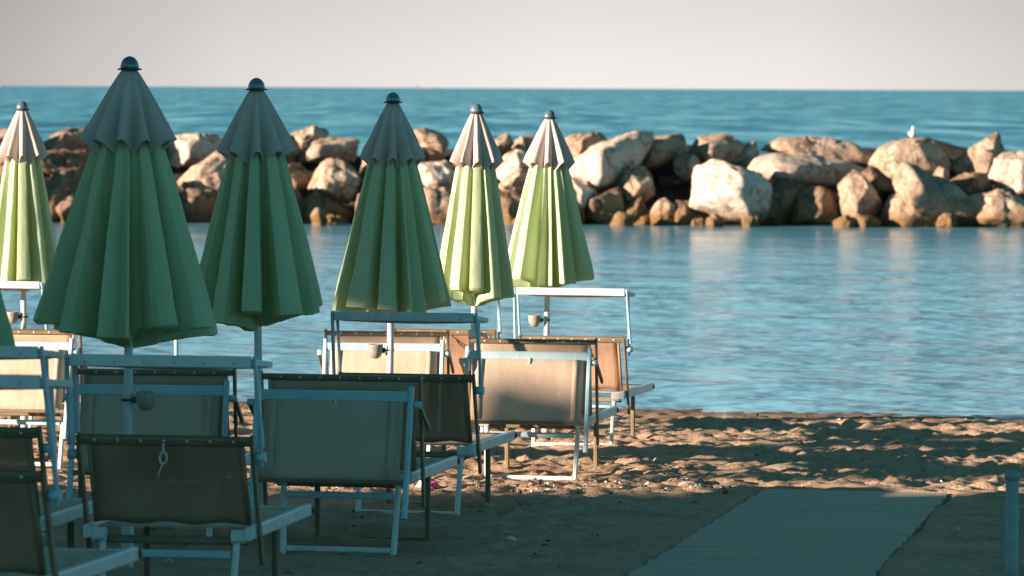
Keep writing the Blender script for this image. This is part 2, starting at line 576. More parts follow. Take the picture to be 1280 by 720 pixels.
def build_sand():
    xs = axis(-4.6, 5.2, 0.035, -300, 300)
    ys = axis(12.0, 32.5, 0.035, -120, 36)
    X, Y = np.meshgrid(xs, ys)
    V = Y + 0.185 * X
    Z = 0.828 - 0.0273 * V
    Z = np.where(V > 31.2, Z - 0.05 * (V - 31.2) ** 1.3, Z)
    Z = np.where(V < 5, 0.69 + 0.0 * V, Z)
    D = np.zeros_like(Z)
    for sc, am, sd in ((0.5, 0.04, 1), (1.3, 0.022, 2), (3.1, 0.018, 3), (6.5, 0.020, 4), (12, 0.017, 5), (24, 0.012, 6)):
        D += value_noise(X, Y, sc, sd) * am
    ix0, iy0 = np.searchsorted(xs, -4.6), np.searchsorted(ys, 12.0)
    st = 0.035
    nxd, nyd = int((5.2 + 4.6) / st), int((32.5 - 12) / st)
    # trampled footprints: a dent with a pushed-up rim
    for k in range(8500):
        cx, cy = rng.uniform(-4.5, 5.1), rng.uniform(12.2, 31.6)
        a = rng.normal(0.2, 0.9)
        la, lb = rng.uniform(0.05, 0.14), rng.uniform(0.035, 0.07)
        dp = rng.uniform(0.006, 0.026)
        w = int(0.5 / st)
        i = iy0 + int((cy - 12) / st)
        j = ix0 + int((cx + 4.6) / st)
        sl = (slice(max(i - w, 0), i + w), slice(max(j - w, 0), j + w))
        dx, dy = X[sl] - cx, Y[sl] - cy
        u = (dx * math.sin(a) + dy * math.cos(a)) / la
        v = (dx * math.cos(a) - dy * math.sin(a)) / lb
        r2 = u * u + v * v
        D[sl] += -dp * np.exp(-r2 * 0.9) + dp * 0.55 * np.exp(-(np.sqrt(r2) - 1.6) ** 2 * 3.2)
    # calmer in the raked foreground and at the waterline
    amp = np.interp(V, [-50, 10, 18, 21.5, 23, 28.6, 30.2, 31.5], [0, 0.35, 0.5, 0.75, 1.0, 0.85, 0.3, 0.1])
    D *= amp
    # a low berm above the waterline
    D += 0.02 * np.exp(-((V - 28.6) / 0.9) ** 2) * (1 + value_noise(X, Y, 0.6, 9))
    D += 0.012 * value_noise(X, Y * 0.3, 0.45, 41) * np.interp(V, [28.5, 29.8], [0, 1])
    # flat under the walkway
    nx, ny = WALK_DIR.y, -WALK_DIR.x
    off = (X - WALK_END.x) * nx + (Y - WALK_END.y) * ny
    al = (X - WALK_END.x) * WALK_DIR.x + (Y - WALK_END.y) * WALK_DIR.y
    edge = 0.50 + 0.05 * value_noise(X, Y, 1.7, 31) + 0.03 * value_noise(X, Y, 6, 32)
    inside = np.clip((edge + 0.04 - np.abs(off)) / 0.07, 0, 1) * np.clip((0.05 - al) / 0.07, 0, 1)
    near = np.clip((1.1 - np.abs(off)) / 0.5, 0, 1) * np.clip((0.4 - al) / 0.4, 0, 1)
    D = D * (1 - 0.7 * near) + 0.012 * near
    D = D * (1 - inside) - 0.03 * inside
    Z = Z + D
    ny_, nx_ = X.shape
    verts = np.stack([X.ravel(), Y.ravel(), Z.ravel()], 1)
    idx = np.arange(ny_ * nx_).reshape(ny_, nx_)
    faces = np.stack([idx[:-1, :-1].ravel(), idx[:-1, 1:].ravel(), idx[1:, 1:].ravel(), idx[1:, :-1].ravel()], 1)
    me = bpy.data.meshes.new('sand')
    me.vertices.add(len(verts))
    me.vertices.foreach_set('co', verts.ravel())
    me.loops.add(faces.size)
    me.loops.foreach_set('vertex_index', faces.ravel().astype(np.int32))
    me.polygons.add(len(faces))
    me.polygons.foreach_set('loop_start', np.arange(0, faces.size, 4, dtype=np.int32))
    me.polygons.foreach_set('loop_total', np.full(len(faces), 4, dtype=np.int32))
    me.polygons.foreach_set('use_smooth', np.ones(len(faces), dtype=bool))
    me.update(calc_edges=True)
    me.validate()
    me.materials.append(M['sand'])
    o = bpy.data.objects.new('sand', me)
    col.objects.link(o)
    tag(o, 'trampled beach sand, dark in the shade and orange in sun strips near the water', kind='structure')
    return xs, ys, Z


SX, SY, SZ = build_sand()


def sand_z(x, y):
    i = int(np.clip(np.searchsorted(SY, y), 0, len(SY) - 1))
    j = int(np.clip(np.searchsorted(SX, x), 0, len(SX) - 1))
    return float(SZ[i, j])


# ------------------------------------------------------------------ water
def build_water():
    xs = [-30000, -3000, -400, -60, 0, 60, 400, 3000, 30000]
    ys = [25, 40, 70, 120, 400, 1500, 6000, 40000]
    verts = [(x, y, 0.0) for y in ys for x in xs]
    n = len(xs)
    faces = [(j * n + i, j * n + i + 1, (j + 1) * n + i + 1, (j + 1) * n + i) for j in range(len(ys) - 1) for i in range(n - 1)]
    o = mesh_object('sea_water', verts, faces, M['water'])
    tag(o, 'calm pale blue lagoon and darker teal open sea', kind='structure')
    sb = mesh_object('sea_bed', [(-400, 35, -0.25), (400, 35, -0.25), (400, 66, -2.2), (-400, 66, -2.2), (-400, 300, -9), (400, 300, -9)],
                     [(0, 1, 2, 3), (3, 2, 5, 4)], M['sand'])
    tag(sb, 'sandy sea bed below the water', kind='structure')


build_water()


# ------------------------------------------------------------------ walkway
def build_walkway():
    mb = MB()
    side = Vector((WALK_DIR.y, -WALK_DIR.x, 0))
    pitch, k = 0.145, 0
    rnd = random.Random(4)
    while k * pitch < 20:
        c = WALK_END - WALK_DIR * (k * pitch + 0.07)
        z = ground(c.x, c.y) - 0.014 + rnd.uniform(-0.002, 0.002)
        hw = 0.505 + rnd.uniform(-0.008, 0.008)
        a = c - side * hw + Vector((0, 0, z + rnd.uniform(-0.002, 0.002)))
        b = c + side * hw + Vector((0, 0, z + rnd.uniform(-0.003, 0.003)))
        mb.bar(a, b, 0.1415, 0.045)
        k += 1
    o = mb.build('walkway', M['planks'])
    tag(o, 'pale boarded walkway lying on the shaded sand', kind='structure')


build_walkway()

# ------------------------------------------------------------------ breakwater rocks
CORE_Y = 74.2


def core_top(x):
    return 1.15 + 0.25 * math.sin(x * 0.7) + 0.2 * math.sin(x * 1.9 + 1)


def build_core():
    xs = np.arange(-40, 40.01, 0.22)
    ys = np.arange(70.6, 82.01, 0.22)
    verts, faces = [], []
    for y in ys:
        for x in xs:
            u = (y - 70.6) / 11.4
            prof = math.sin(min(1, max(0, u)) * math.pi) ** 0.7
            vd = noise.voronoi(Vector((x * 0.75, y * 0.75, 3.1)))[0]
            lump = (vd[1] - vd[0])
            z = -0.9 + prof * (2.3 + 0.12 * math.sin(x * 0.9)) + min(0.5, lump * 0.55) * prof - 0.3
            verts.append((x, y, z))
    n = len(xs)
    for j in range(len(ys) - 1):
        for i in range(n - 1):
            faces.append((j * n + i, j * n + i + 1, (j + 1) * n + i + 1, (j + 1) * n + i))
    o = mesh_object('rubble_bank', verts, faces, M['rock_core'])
    tag(o, 'rubble core under the breakwater boulders, coloured dark for the shade between them', kind='structure')


build_core()


def ico(sub):
    bm = bmesh.new()
    bmesh.ops.create_icosphere(bm, subdivisions=sub, radius=1.0)
    v = np.array([p.co[:] for p in bm.verts])
    f = [[q.index for q in g.verts] for g in bm.faces]
    bm.free()
    return v, f


ICO_V, ICO_F = ico(5)
ICO4_V, ICO4_F = ico(4)


def rock(outline, d, ridge, matname, label, seed, thick=None, soft=70, rough=0.05, under=False):
    """A boulder with the given silhouette, its front facets meeting near 'ridge' (fractions of its box)."""
    rnd = random.Random(seed)
    mx_, my_ = sum(p[0] for p in outline) / len(outline), sum(p[1] for p in outline) / len(outline)
    outline = [(mx_ + (p[0] - mx_) * 1.05, my_ + (p[1] - my_) * 1.05) for p in outline]
    xs = [p[0] for p in outline]
    ys = [p[1] for p in outline]
    w, h = max(xs) - min(xs), max(ys) - min(ys)
    s = d / F
    T = thick or 0.60 * (w + h) / 2 * s * rnd.uniform(0.9, 1.15)
    cx, cy = (max(xs) + min(xs)) / 2, (max(ys) + min(ys)) / 2
    c = P(cx, cy, d)
    pts = []
    for (px, py) in outline:
        q = P(px, py, d) - c
        pts.append(Vector((q.x, rnd.uniform(-0.25, 0.25) * T, q.z)))
    rx, ry = min(xs) + (ridge[0] - 0.08) * w, min(ys) + ridge[1] * h
    rc = P(rx, ry, d) - c
    for (px, py) in outline:
        q = P(px, py, d) - c
        f = rnd.uniform(0.02, 0.24)
        fz = rnd.uniform(0.3, 0.66)
        pts.append(Vector((rc.x + (q.x - rc.x) * f, -T * rnd.uniform(0.7, 1.15), rc.z + (q.z - rc.z) * fz)))
        g = rnd.uniform(0.4, 0.7)
        pts.append(Vector((q.x * g, T * rnd.uniform(0.8, 1.2), q.z * g - 0.05)))
    bm = bmesh.new()
    vs = [bm.verts.new(p) for p in pts]
    res = bmesh.ops.convex_hull(bm, input=vs)
    bm.normal_update()
    N, Dp = [], []
    ce = sum((v.co for v in bm.verts), Vector()) / len(bm.verts)
    ce = Vector((0, 0, 0))
    hv = {v for f in bm.faces for v in f.verts}
    ce = sum((v.co for v in hv), Vector()) / len(hv)
    for f in bm.faces:
        n = f.normal.copy()
        dd = (f.calc_center_median() - ce).dot(n)
        if dd < 0:
            n, dd = -n, -dd
        if dd > 1e-4:
            N.append(n[:])
            Dp.append(dd)
    bm.free()
    N = np.array(N)
    Dp = np.array(Dp)
    hp = np.array([(p - ce)[:] for p in pts])
    for _ in range(8):          # chop corners so that more facets show
        cn = np.array([rnd.gauss(0, 1), rnd.gauss(-0.5, 1), rnd.gauss(0.2, 1)])
        cn /= np.linalg.norm(cn)
        if thick and thick > 0.7 and cn[1] < 0.1:
            continue
        N = np.vstack([N, cn])
        Dp = np.append(Dp, (hp @ cn).max() * rnd.uniform(0.60, 0.88))
    big = w * h > 700
    V0, F0 = (ICO_V, ICO_F) if big else (ICO4_V, ICO4_F)
    q = np.clip(V0 @ N.T / Dp, 0, None)
    qm = q.max(1)
    rr = 1.0 / (qm * ((q / qm[:, None]) ** soft).sum(1) ** (1 / soft))
    rr *= 1.13
    co = V0 * rr[:, None]
    size = (w + h) / 2 * s
    sd = Vector((seed * 3.7, seed * 1.3, seed * 0.7))
    out = []
    cev = np.array(ce[:])
    for k in range(len(co)):
        p = Vector(co[k]) * 1.0
        nrm = Vector(V0[k])
        wp = p / max(size, 0.2)
        n1 = noise.fractal(wp * 1.6 + sd, 0.9, 2.1, 6)
        n2 = 1 - abs(noise.noise(wp * 3.1 + sd * 1.7)) * 2
        n3 = noise.fractal(p * 4.5 + sd, 0.7, 2.2, 4)
        dv = size * (rough * 0.42 * n1 + rough * 0.25 * (n2 - 0.4)) + 0.026 * n3 - 0.03 * max(0.0, 1 - abs(noise.noise(p * 2.3 + sd * 2.1)) * 9)
        out.append((p + nrm * dv + ce)[:])
    o = mesh_object('boulder', out, F0, M[matname])
    o.location = c
    tag(o, label, 'boulder', 'boulders of the breakwater')
    return o


# outline in photo pixels, base layer, ridge, rock kind, label
def layer(out):
    b = max(p[1] for p in out)
    t = min(p[1] for p in out)
    return 71.3 + max(0.0, (268 - b)) / 100 * 4.0 + max(0, 200 - t) / 100 * 1.0


ROCKS = [
    ([(717, 212), (723, 200), (752, 183), (790, 169), (808, 171), (811, 178), (795, 190), (784, 216), (780, 228), (766, 231), (748, 244), (735, 233)], (0.40, 0.5), 'rock_pale',
     'big angular white boulder with a grey shaded right face, right of the rightmost umbrella', {'thick': 1.15}),
    ([(703, 176), (722, 169), (750, 166), (760, 174), (752, 184), (726, 203), (706, 200)], (0.6, 0.6), 'rock_tan',
     'pinkish tan boulder peeking over the big white angular one beside the last umbrella', {}),
    ([(706, 226), (718, 222), (740, 232), (747, 243), (729, 259), (712, 262)], (0.55, 0.6), 'rock_pale',
     'pale boulder low behind the right edge of the rightmost umbrella', {}),
    ([(746, 246), (768, 232), (781, 243), (779, 272), (765, 284), (735, 284), (728, 268)], (0.15, 0.3), 'rock_brown',
     'dark shaded boulder at the water under the big white angular one', {}),
    ([(784, 212), (790, 196), (804, 180), (818, 174), (846, 170), (862, 179), (850, 198), (826, 208), (800, 216)], (0.45, 0.6), 'rock_tan',
     'knobbly tan boulder on top, arching over a black hollow', {'thick': 0.8}),
    ([(774, 235), (785, 216), (804, 208), (813, 216), (816, 242), (798, 255), (782, 250)], (0.6, 0.5), 'rock_tan',
     'rounded tan boulder at the left side of the black hollow', {}),
    ([(778, 262), (786, 250), (802, 249), (806, 262), (797, 276), (778, 282)], (0.6, 0.5), 'rock_brown',
     'small brown wedge below the rounded tan boulder left of the black hollow', {}),
    ([(788, 276), (795, 264), (810, 262), (818, 272), (816, 286), (788, 286)], (0.5, 0.5), 'rock_brown',
     'low orange brown stone at the water under the black hollow', {}),
    ([(816, 264), (823, 251), (836, 247), (846, 256), (848, 284), (818, 286)], (0.5, 0.5), 'rock_tan',
     'small rounded stone standing at the foot of the black hollow', {}),
    ([(840, 264), (847, 253), (862, 254), (872, 266), (868, 286), (840, 286)], (0.5, 0.5), 'rock_brown',
     'small pinkish stone in the gap left of the widest white boulder', {}),
    ([(845, 202), (856, 194), (870, 190), (880, 200), (872, 228), (858, 224), (847, 215)], (0.6, 0.5), 'rock_tan',
     'orange tan boulder right of the black hollow', {}),
    ([(866, 190), (877, 173), (907, 170), (925, 181), (917, 202), (902, 214), (880, 206)], (0.38, 0.45), 'rock_tan',
     'grey tan boulder on the crest above the widest white boulder', {'thick': 0.85}),
    ([(863, 242), (870, 218), (876, 204), (893, 202), (912, 216), (945, 219), (958, 233), (956, 270), (940, 275), (918, 271), (892, 264), (866, 256)], (0.62, 0.7), 'rock_pale',
     'widest white boulder with a flat bright face, propped on small stones', {}),
    ([(858, 274), (868, 265), (882, 266), (890, 277), (887, 288), (860, 288)], (0.5, 0.4), 'rock_brown',
     'small brown prop stone under the left end of the widest white boulder', {}),
    ([(886, 272), (892, 262), (901, 264), (904, 276), (902, 288), (886, 288)], (0.5, 0.4), 'rock_brown',
     'upright brown prop stone under the middle of the widest white boulder', {}),
    ([(914, 200), (921, 185), (942, 178), (947, 190), (941, 205), (920, 211)], (0.62, 0.5), 'rock_pale',
     'small bright white boulder left of the long flat slab', {}),
    ([(930, 206), (936, 198), (948, 197), (953, 208), (944, 216), (932, 215)], (0.5, 0.5), 'rock_tan',
     'fist like pink stone below the small bright white boulder', {}),
    ([(944, 181), (958, 174), (1010, 173), (1060, 177), (1084, 188), (1080, 203), (1050, 202), (1000, 195), (960, 189)], (0.5, 0.45), 'rock_tan',
     'long flat reddish slab lying along the crest', {'thick': 0.5, 'rough': 0.035}),
    ([(943, 214), (952, 200), (975, 194), (1012, 196), (1060, 206), (1076, 213), (1052, 229), (1020, 231), (985, 226), (957, 222)], (0.3, 0.6), 'rock_pale',
     'broad boulder under the long slab, bright on the left and dark on the right', {'thick': 0.9}),
    ([(950, 250), (958, 232), (985, 226), (1004, 236), (1000, 262), (985, 286), (955, 286)], (0.2, 0.3), 'rock_brown',
     'dark boulder in shade right of the widest white boulder', {}),
    ([(987, 255), (1000, 240), (1030, 234), (1050, 245), (1057, 272), (1045, 287), (1000, 287), (988, 277)], (0.3, 0.4), 'rock_brown',
     'mottled dark boulder at the water left of the upright pointed one', {}),
    ([(1049, 236), (1057, 227), (1069, 216), (1079, 222), (1092, 240), (1102, 258), (1100, 286), (1062, 286), (1056, 262)], (0.55, 0.5), 'rock_tan',
     'upright pointed tan boulder rising straight from the water', {}),
    ([(1072, 222), (1090, 210), (1110, 222), (1124, 240), (1104, 256), (1092, 240)], (0.3, 0.4), 'rock_brown',
     'dark boulder in the hollow right of the upright pointed one', {'thick': 0.35}),
    ([(1082, 195), (1097, 189), (1132, 175), (1156, 175), (1190, 201), (1183, 212), (1160, 217), (1113, 226), (1100, 214)], (0.4, 0.55), 'rock_tan',
     'peaked boulder with the seagull standing on it', {'rough': 0.08}),
    ([(1161, 216), (1170, 209), (1184, 211), (1192, 222), (1186, 230), (1168, 228)], (0.5, 0.5), 'rock_tan',
     'small tan stone between the seagull boulder and the pyramid boulder', {}),
    ([(1118, 216), (1128, 207), (1142, 210), (1182, 228), (1211, 250), (1214, 268), (1232, 284), (1190, 286), (1162, 256), (1137, 246), (1122, 230)], (0.3, 0.5), 'rock_tan',
     'large craggy brown boulder sloping down to the water below the seagull', {'rough': 0.09}),
    ([(1104, 254), (1124, 241), (1134, 244), (1165, 262), (1190, 280), (1184, 288), (1106, 288)], (0.36, 0.5), 'rock_tan',
     'low wedge boulder with a black shaded right slope at the water', {}),
    ([(1185, 212), (1199, 192), (1230, 168), (1243, 168), (1252, 192), (1242, 219), (1220, 220)], (0.75, 0.6), 'rock_tan',
     'tall pyramid shaped boulder with one smooth lit face', {}),
    ([(1190, 228), (1206, 217), (1236, 220), (1248, 234), (1230, 250), (1200, 246)], (0.4, 0.4), 'rock_brown',
     'black shaded boulder under the pyramid shaped one', {'thick': 0.35}),
    ([(1239, 220), (1247, 202), (1258, 190), (1284, 187), (1308, 205), (1304, 236), (1284, 243), (1263, 247)], (0.5, 0.6), 'rock_pale',
     'big cream boulder cut by the right edge of the photo', {}),
    ([(1208, 254), (1226, 243), (1245, 237), (1268, 247), (1290, 258), (1306, 270), (1304, 288), (1232, 288), (1214, 270)], (0.45, 0.45), 'rock_tan',
     'low pinkish brown boulder at the water in the right corner of the breakwater', {}),
    ([(1262, 250), (1278, 240), (1304, 238), (1316, 256), (1290, 266)], (0.4, 0.4), 'rock_brown',
     'dark boulder wedged under the big cream boulder at the right edge', {}),
    # left stretch
    ([(40, 186), (58, 172), (80, 161), (112, 161), (132, 172), (122, 190), (90, 192), (60, 194)], (0.6, 0.6), 'rock_tan',
     'mottled boulder on the crest between the two leftmost whole umbrellas', {'rough': 0.09}),
    ([(48, 204), (70, 190), (112, 190), (130, 206), (112, 222), (72, 222)], (0.2, 0.3), 'rock_brown',
     'black shaded boulder below the mottled crest boulder, left', {}),
    ([(52, 232), (70, 216), (104, 215), (116, 232), (108, 262), (78, 286), (58, 286)], (0.3, 0.3), 'rock_brown',
     'dark brown boulder at the water, left edge of the tallest umbrella', {}),
    ([(66, 268), (78, 250), (88, 233), (98, 245), (104, 270), (98, 288), (70, 288)], (0.5, 0.5), 'rock_tan',
     'small lit tan stone in front of the dark boulders at the left', {}),
    ([(128, 190), (150, 166), (184, 164), (206, 176), (202, 206), (160, 214), (134, 208)], (0.5, 0.5), 'rock_tan',
     'tan boulder mostly hidden behind the tallest umbrella', {}),
    ([(206, 186), (215, 172), (250, 168), (275, 173), (276, 194), (246, 208), (220, 208)], (0.62, 0.55), 'rock_pale',
     'blocky pale pink boulder right of the tallest umbrella', {}),
    ([(225, 231), (244, 210), (274, 192), (296, 194), (304, 216), (282, 246), (250, 246)], (0.55, 0.55), 'rock_tan',
     'smooth sloping brown boulder left of the second tallest umbrella', {}),
    ([(218, 254), (238, 238), (268, 240), (284, 256), (276, 288), (226, 288)], (0.2, 0.3), 'rock_brown',
     'black boulder at the water left of the second tallest umbrella', {}),
    ([(300, 186), (330, 168), (362, 172), (372, 190), (352, 210), (312, 208)], (0.5, 0.5), 'rock_tan',
     'crest boulder mostly hidden behind the second tallest umbrella', {}),
    ([(364, 172), (372, 159), (389, 155), (406, 162), (411, 172), (400, 186), (374, 186)], (0.6, 0.5), 'rock_tan',
     'topmost rounded boulder right of the second tallest umbrella', {}),
    ([(366, 190), (384, 180), (408, 172), (440, 170), (452, 183), (441, 200), (402, 200), (376, 202)], (0.5, 0.55), 'rock_tan',
     'wide cracked boulder just under the topmost rounded one', {}),
    ([(381, 228), (386, 214), (400, 203), (422, 199), (442, 207), (446, 226), (434, 252), (402, 242)], (0.6, 0.55), 'rock_tan',
     'large orange tan boulder left of the middle umbrella', {}),
    ([(352, 220), (368, 204), (386, 206), (388, 226), (372, 238), (356, 236)], (0.4, 0.5), 'rock_brown',
     'brown boulder right edge of the second tallest umbrella, half hidden', {}),
    ([(376, 256), (396, 242), (428, 250), (440, 262), (432, 288), (384, 288)], (0.2, 0.3), 'rock_brown',
     'black boulder at the water below the large orange tan one', {}),
    ([(390, 270), (396, 261), (406, 262), (411, 274), (408, 286), (391, 286)], (0.5, 0.5), 'rock_tan',
     'small lit stone at the water below the large orange tan boulder', {'depth': 70.0}),
    ([(446, 206), (462, 186), (500, 180), (520, 200), (508, 232), (466, 236)], (0.5, 0.5), 'rock_tan',
     'boulder almost wholly hidden behind the middle umbrella', {}),
    ([(514, 172), (522, 163), (534, 161), (556, 169), (563, 176), (556, 196), (532, 188)], (0.5, 0.6), 'rock_tan',
     'lit crest boulder right of the middle umbrella tip', {}),
    ([(514, 192), (530, 186), (556, 194), (564, 204), (540, 212), (518, 208)], (0.2, 0.3), 'rock_brown',
     'black boulder under the lit crest boulder beside the middle umbrella', {}),
    ([(518, 218), (526, 206), (556, 204), (572, 214), (560, 236), (532, 234)], (0.6, 0.5), 'rock_pale',
     'pale boulder in the gap right of the middle umbrella', {}),
    ([(522, 250), (534, 236), (566, 238), (584, 252), (574, 288), (530, 288)], (0.45, 0.45), 'rock_tan',
     'tan boulder at the water behind the yellow lit umbrella', {}),
    ([(568, 190), (584, 172), (612, 172), (622, 190), (606, 212), (576, 212)], (0.5, 0.5), 'rock_tan',
     'boulder hidden behind the left of the two sunlit right umbrellas', {}),
    ([(614, 184), (620, 171), (634, 168), (644, 179), (638, 194), (620, 194)], (0.6, 0.5), 'rock_tan',
     'small brown crest boulder between the two sunlit right umbrellas', {}),
    ([(638, 182), (646, 171), (664, 167), (684, 174), (690, 192), (662, 200), (644, 196)], (0.5, 0.5), 'rock_tan',
     'reddish crest boulder behind the tip of the rightmost umbrella', {}),
    ([(610, 212), (630, 198), (654, 183), (672, 188), (676, 204), (650, 214), (628, 230), (614, 228)], (0.6, 0.5), 'rock_pale',
     'bright sloping boulder between the two sunlit right umbrellas', {}),
    ([(622, 234), (632, 224), (648, 212), (664, 216), (662, 234), (640, 242)], (0.5, 0.5), 'rock_tan',
     'pinkish boulder below the bright sloping one', {}),
    ([(606, 250), (620, 236), (650, 238), (668, 250), (660, 288), (612, 288)], (0.4, 0.4), 'rock_brown',
     'dark brown boulder at the water between the two sunlit right umbrellas', {}),
    ([(664, 246), (680, 228), (708, 234), (722, 256), (716, 288), (672, 288)], (0.5, 0.5), 'rock_tan',
     'tan boulder at the water behind the rightmost umbrella', {}),
    ([(674, 214), (690, 198), (708, 200), (716, 220), (700, 234), (680, 232)], (0.5, 0.5), 'rock_tan',
     'middle boulder hidden behind the rightmost umbrella', {}),
    ([(818, 246), (826, 222), (848, 218), (868, 228), (868, 256), (842, 264)], (0.2, 0.3), 'rock_brown',
     'black boulder deep inside the hollow on the right', {'depth': 73.4, 'thick': 0.4}),
    ([(-30, 190), (-12, 166), (24, 164), (46, 178), (40, 204), (0, 212)], (0.5, 0.5), 'rock_tan',
     'crest boulder at the left edge of the photo behind the leftmost umbrella', {}),
    ([(-34, 244), (-14, 214), (30, 210), (54, 226), (50, 262), (36, 288), (-26, 288)], (0.4, 0.4), 'rock_brown',
     'brown boulder at the water behind the leftmost umbrella', {}),
    ([(122, 252), (146, 222), (190, 216), (222, 236), (220, 288), (128, 288)], (0.4, 0.4), 'rock_brown',
     'brown boulder at the water behind the tallest umbrella', {}),
    ([(286, 250), (306, 224), (350, 220), (378, 240), (376, 288), (292, 288)], (0.4, 0.4), 'rock_brown',
     'brown boulder at the water behind the second tallest umbrella', {}),
    ([(436, 258), (452, 238), (496, 236), (524, 250), (520, 288), (440, 288)], (0.4, 0.4), 'rock_brown',
     'brown boulder at the water behind the middle umbrella', {}),
]
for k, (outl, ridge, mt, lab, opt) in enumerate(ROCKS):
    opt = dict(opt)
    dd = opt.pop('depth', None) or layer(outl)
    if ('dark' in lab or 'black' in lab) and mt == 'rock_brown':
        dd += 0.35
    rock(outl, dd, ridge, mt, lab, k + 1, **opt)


rs_ = random.Random(77)
for k in range(16):
    cx = rs_.uniform(640, 1275) if k < 11 else rs_.uniform(60, 640)
    ww, hh = rs_.uniform(11, 22), rs_.uniform(7, 12)
    cy = 281 - rs_.uniform(0, 5) - (0 if k % 3 else rs_.uniform(5, 40))
    o = [(cx + ww * math.cos(a) * rs_.uniform(0.8, 1.1), cy + hh * math.sin(a) * rs_.uniform(0.8, 1.1)) for a in [i * math.pi / 3.5 + rs_.uniform(-0.2, 0.2) for i in range(7)]]
    rock(o, rs_.uniform(70.4, 70.9) if k % 3 else 71.6, (0.55, 0.5), rs_.choice(('rock_tan', 'rock_brown', 'rock_tan', 'rock_pale')),
         'small rubble stone wedged between the big boulders near the waterline', 300 + k)


# ------------------------------------------------------------------ seagull
def build_gull():
    base = P(1140, 177, 72.3)
    root = empty('seagull', base, R(8))
    root.scale = (0.85, 0.8, 1.0)
    tag(root, 'white seagull standing on a peaked breakwater boulder', 'bird')
    # body, neck and head: one continuous skin grown along the spine
    spine = [((0, 0.17, 0.105), 0.012), ((0, 0.10, 0.12), 0.035), ((0, 0.03, 0.135), 0.056), ((0, -0.04, 0.155), 0.058),
             ((0, -0.085, 0.19), 0.04), ((0, -0.10, 0.225), 0.030), ((0, -0.112, 0.25), 0.033), ((0, -0.135, 0.256), 0.024), ((0, -0.15, 0.252), 0.012)]
    mb = MB()
    mb.tube([p for p, r in spine], 0.05, 14, radii=[r for p, r in spine])
    for v in mb.bm.verts:
        v.co.y *= 0.75
    mb.build('body', M['gull_white'], root)
    for s in (-1, 1):
        w = MB()
        w.tube([(s * 0.045, -0.04, 0.175), (s * 0.058, 0.02, 0.155), (s * 0.04, 0.10, 0.125), (s * 0.015, 0.17, 0.11)], 0.03, 10,
               radii=[0.012, 0.03, 0.022, 0.005])
        w.build('wing', M['gull_grey'], root)
        l = MB()
        l.tube([(s * 0.022, 0.0, 0.10), (s * 0.022, 0.012, 0.05), (s * 0.022, 0.0, 0.0)], 0.006, 6)
        l.build('leg', M['gull_yellow'], root)
    b = MB()
    b.tube([(0, -0.108, 0.252), (0, -0.135, 0.249), (0, -0.15, 0.240)], 0.008, 8, radii=[0.009, 0.007, 0.002])
    b.build('beak', M['gull_yellow'], root)


build_gull()


# ------------------------------------------------------------------ far ships
def build_ship(px, d, length, label, red):
    base = P(px, hor(px), d)
    root = empty('cargo_ship', (base.x, d, 0))
    tag(root, label, 'ship')
    L = length
    mb = MB()
    bm = mb.bm
    prof = [(-L / 2, 0.9), (-L * 0.3, 1.0), (L * 0.38, 1.0), (L * 0.5, 0.05)]
    lo = [bm.verts.new((x, s * L * 0.07 * w * 0.85, 0.3)) for s in (-1, 1) for x, w in prof]
    hi = [bm.verts.new((x * 1.02, s * L * 0.07 * w, L * 0.045)) for s in (-1, 1) for x, w in prof]
    n = len(prof)
    for A, B in ((lo, hi),):
        for o_ in (0, n):
            for i in range(n - 1):
                bm.faces.new((A[o_ + i], A[o_ + i + 1], B[o_ + i + 1], B[o_ + i]))
        bm.faces.new((A[0], A[n], B[n], B[0]))
        bm.faces.new((A[n - 1], A[2 * n - 1], B[2 * n - 1], B[n - 1]))
        for i in range(n - 1):
            bm.faces.new((B[i], B[i + 1], B[n + i + 1], B[n + i]))
    mb.build('hull', M['ship_red'] if red else M['ship'], root)
    c = MB()
    c.box((-L * 0.45, -L * 0.05, L * 0.045), (-L * 0.30, L * 0.05, L * 0.13))
    c.box((-L * 0.43, -L * 0.045, L * 0.132), (-L * 0.33, L * 0.045, L * 0.16))
    c.build('superstructure', M['ship'], root)
    f = MB()
    f.tube([(-L * 0.40, 0, L * 0.16), (-L * 0.40, 0, L * 0.20)], L * 0.015, 8)
    f.build('funnel', M['ship_red'], root)
    m_ = MB()
    m_.tube([(L * 0.3, 0, L * 0.045), (L * 0.3, 0, L * 0.15)], L * 0.006, 6)
    m_.build('mast', M['ship'], root)
    return root


s1 = build_ship(-22, 9000, 90, 'faint far ship with a reddish hull on the horizon at the left edge', True)
s1.rotation_euler.z = math.pi
s2 = build_ship(532, 11000, 60, 'tiny pale ship on the horizon above the middle umbrella', False)


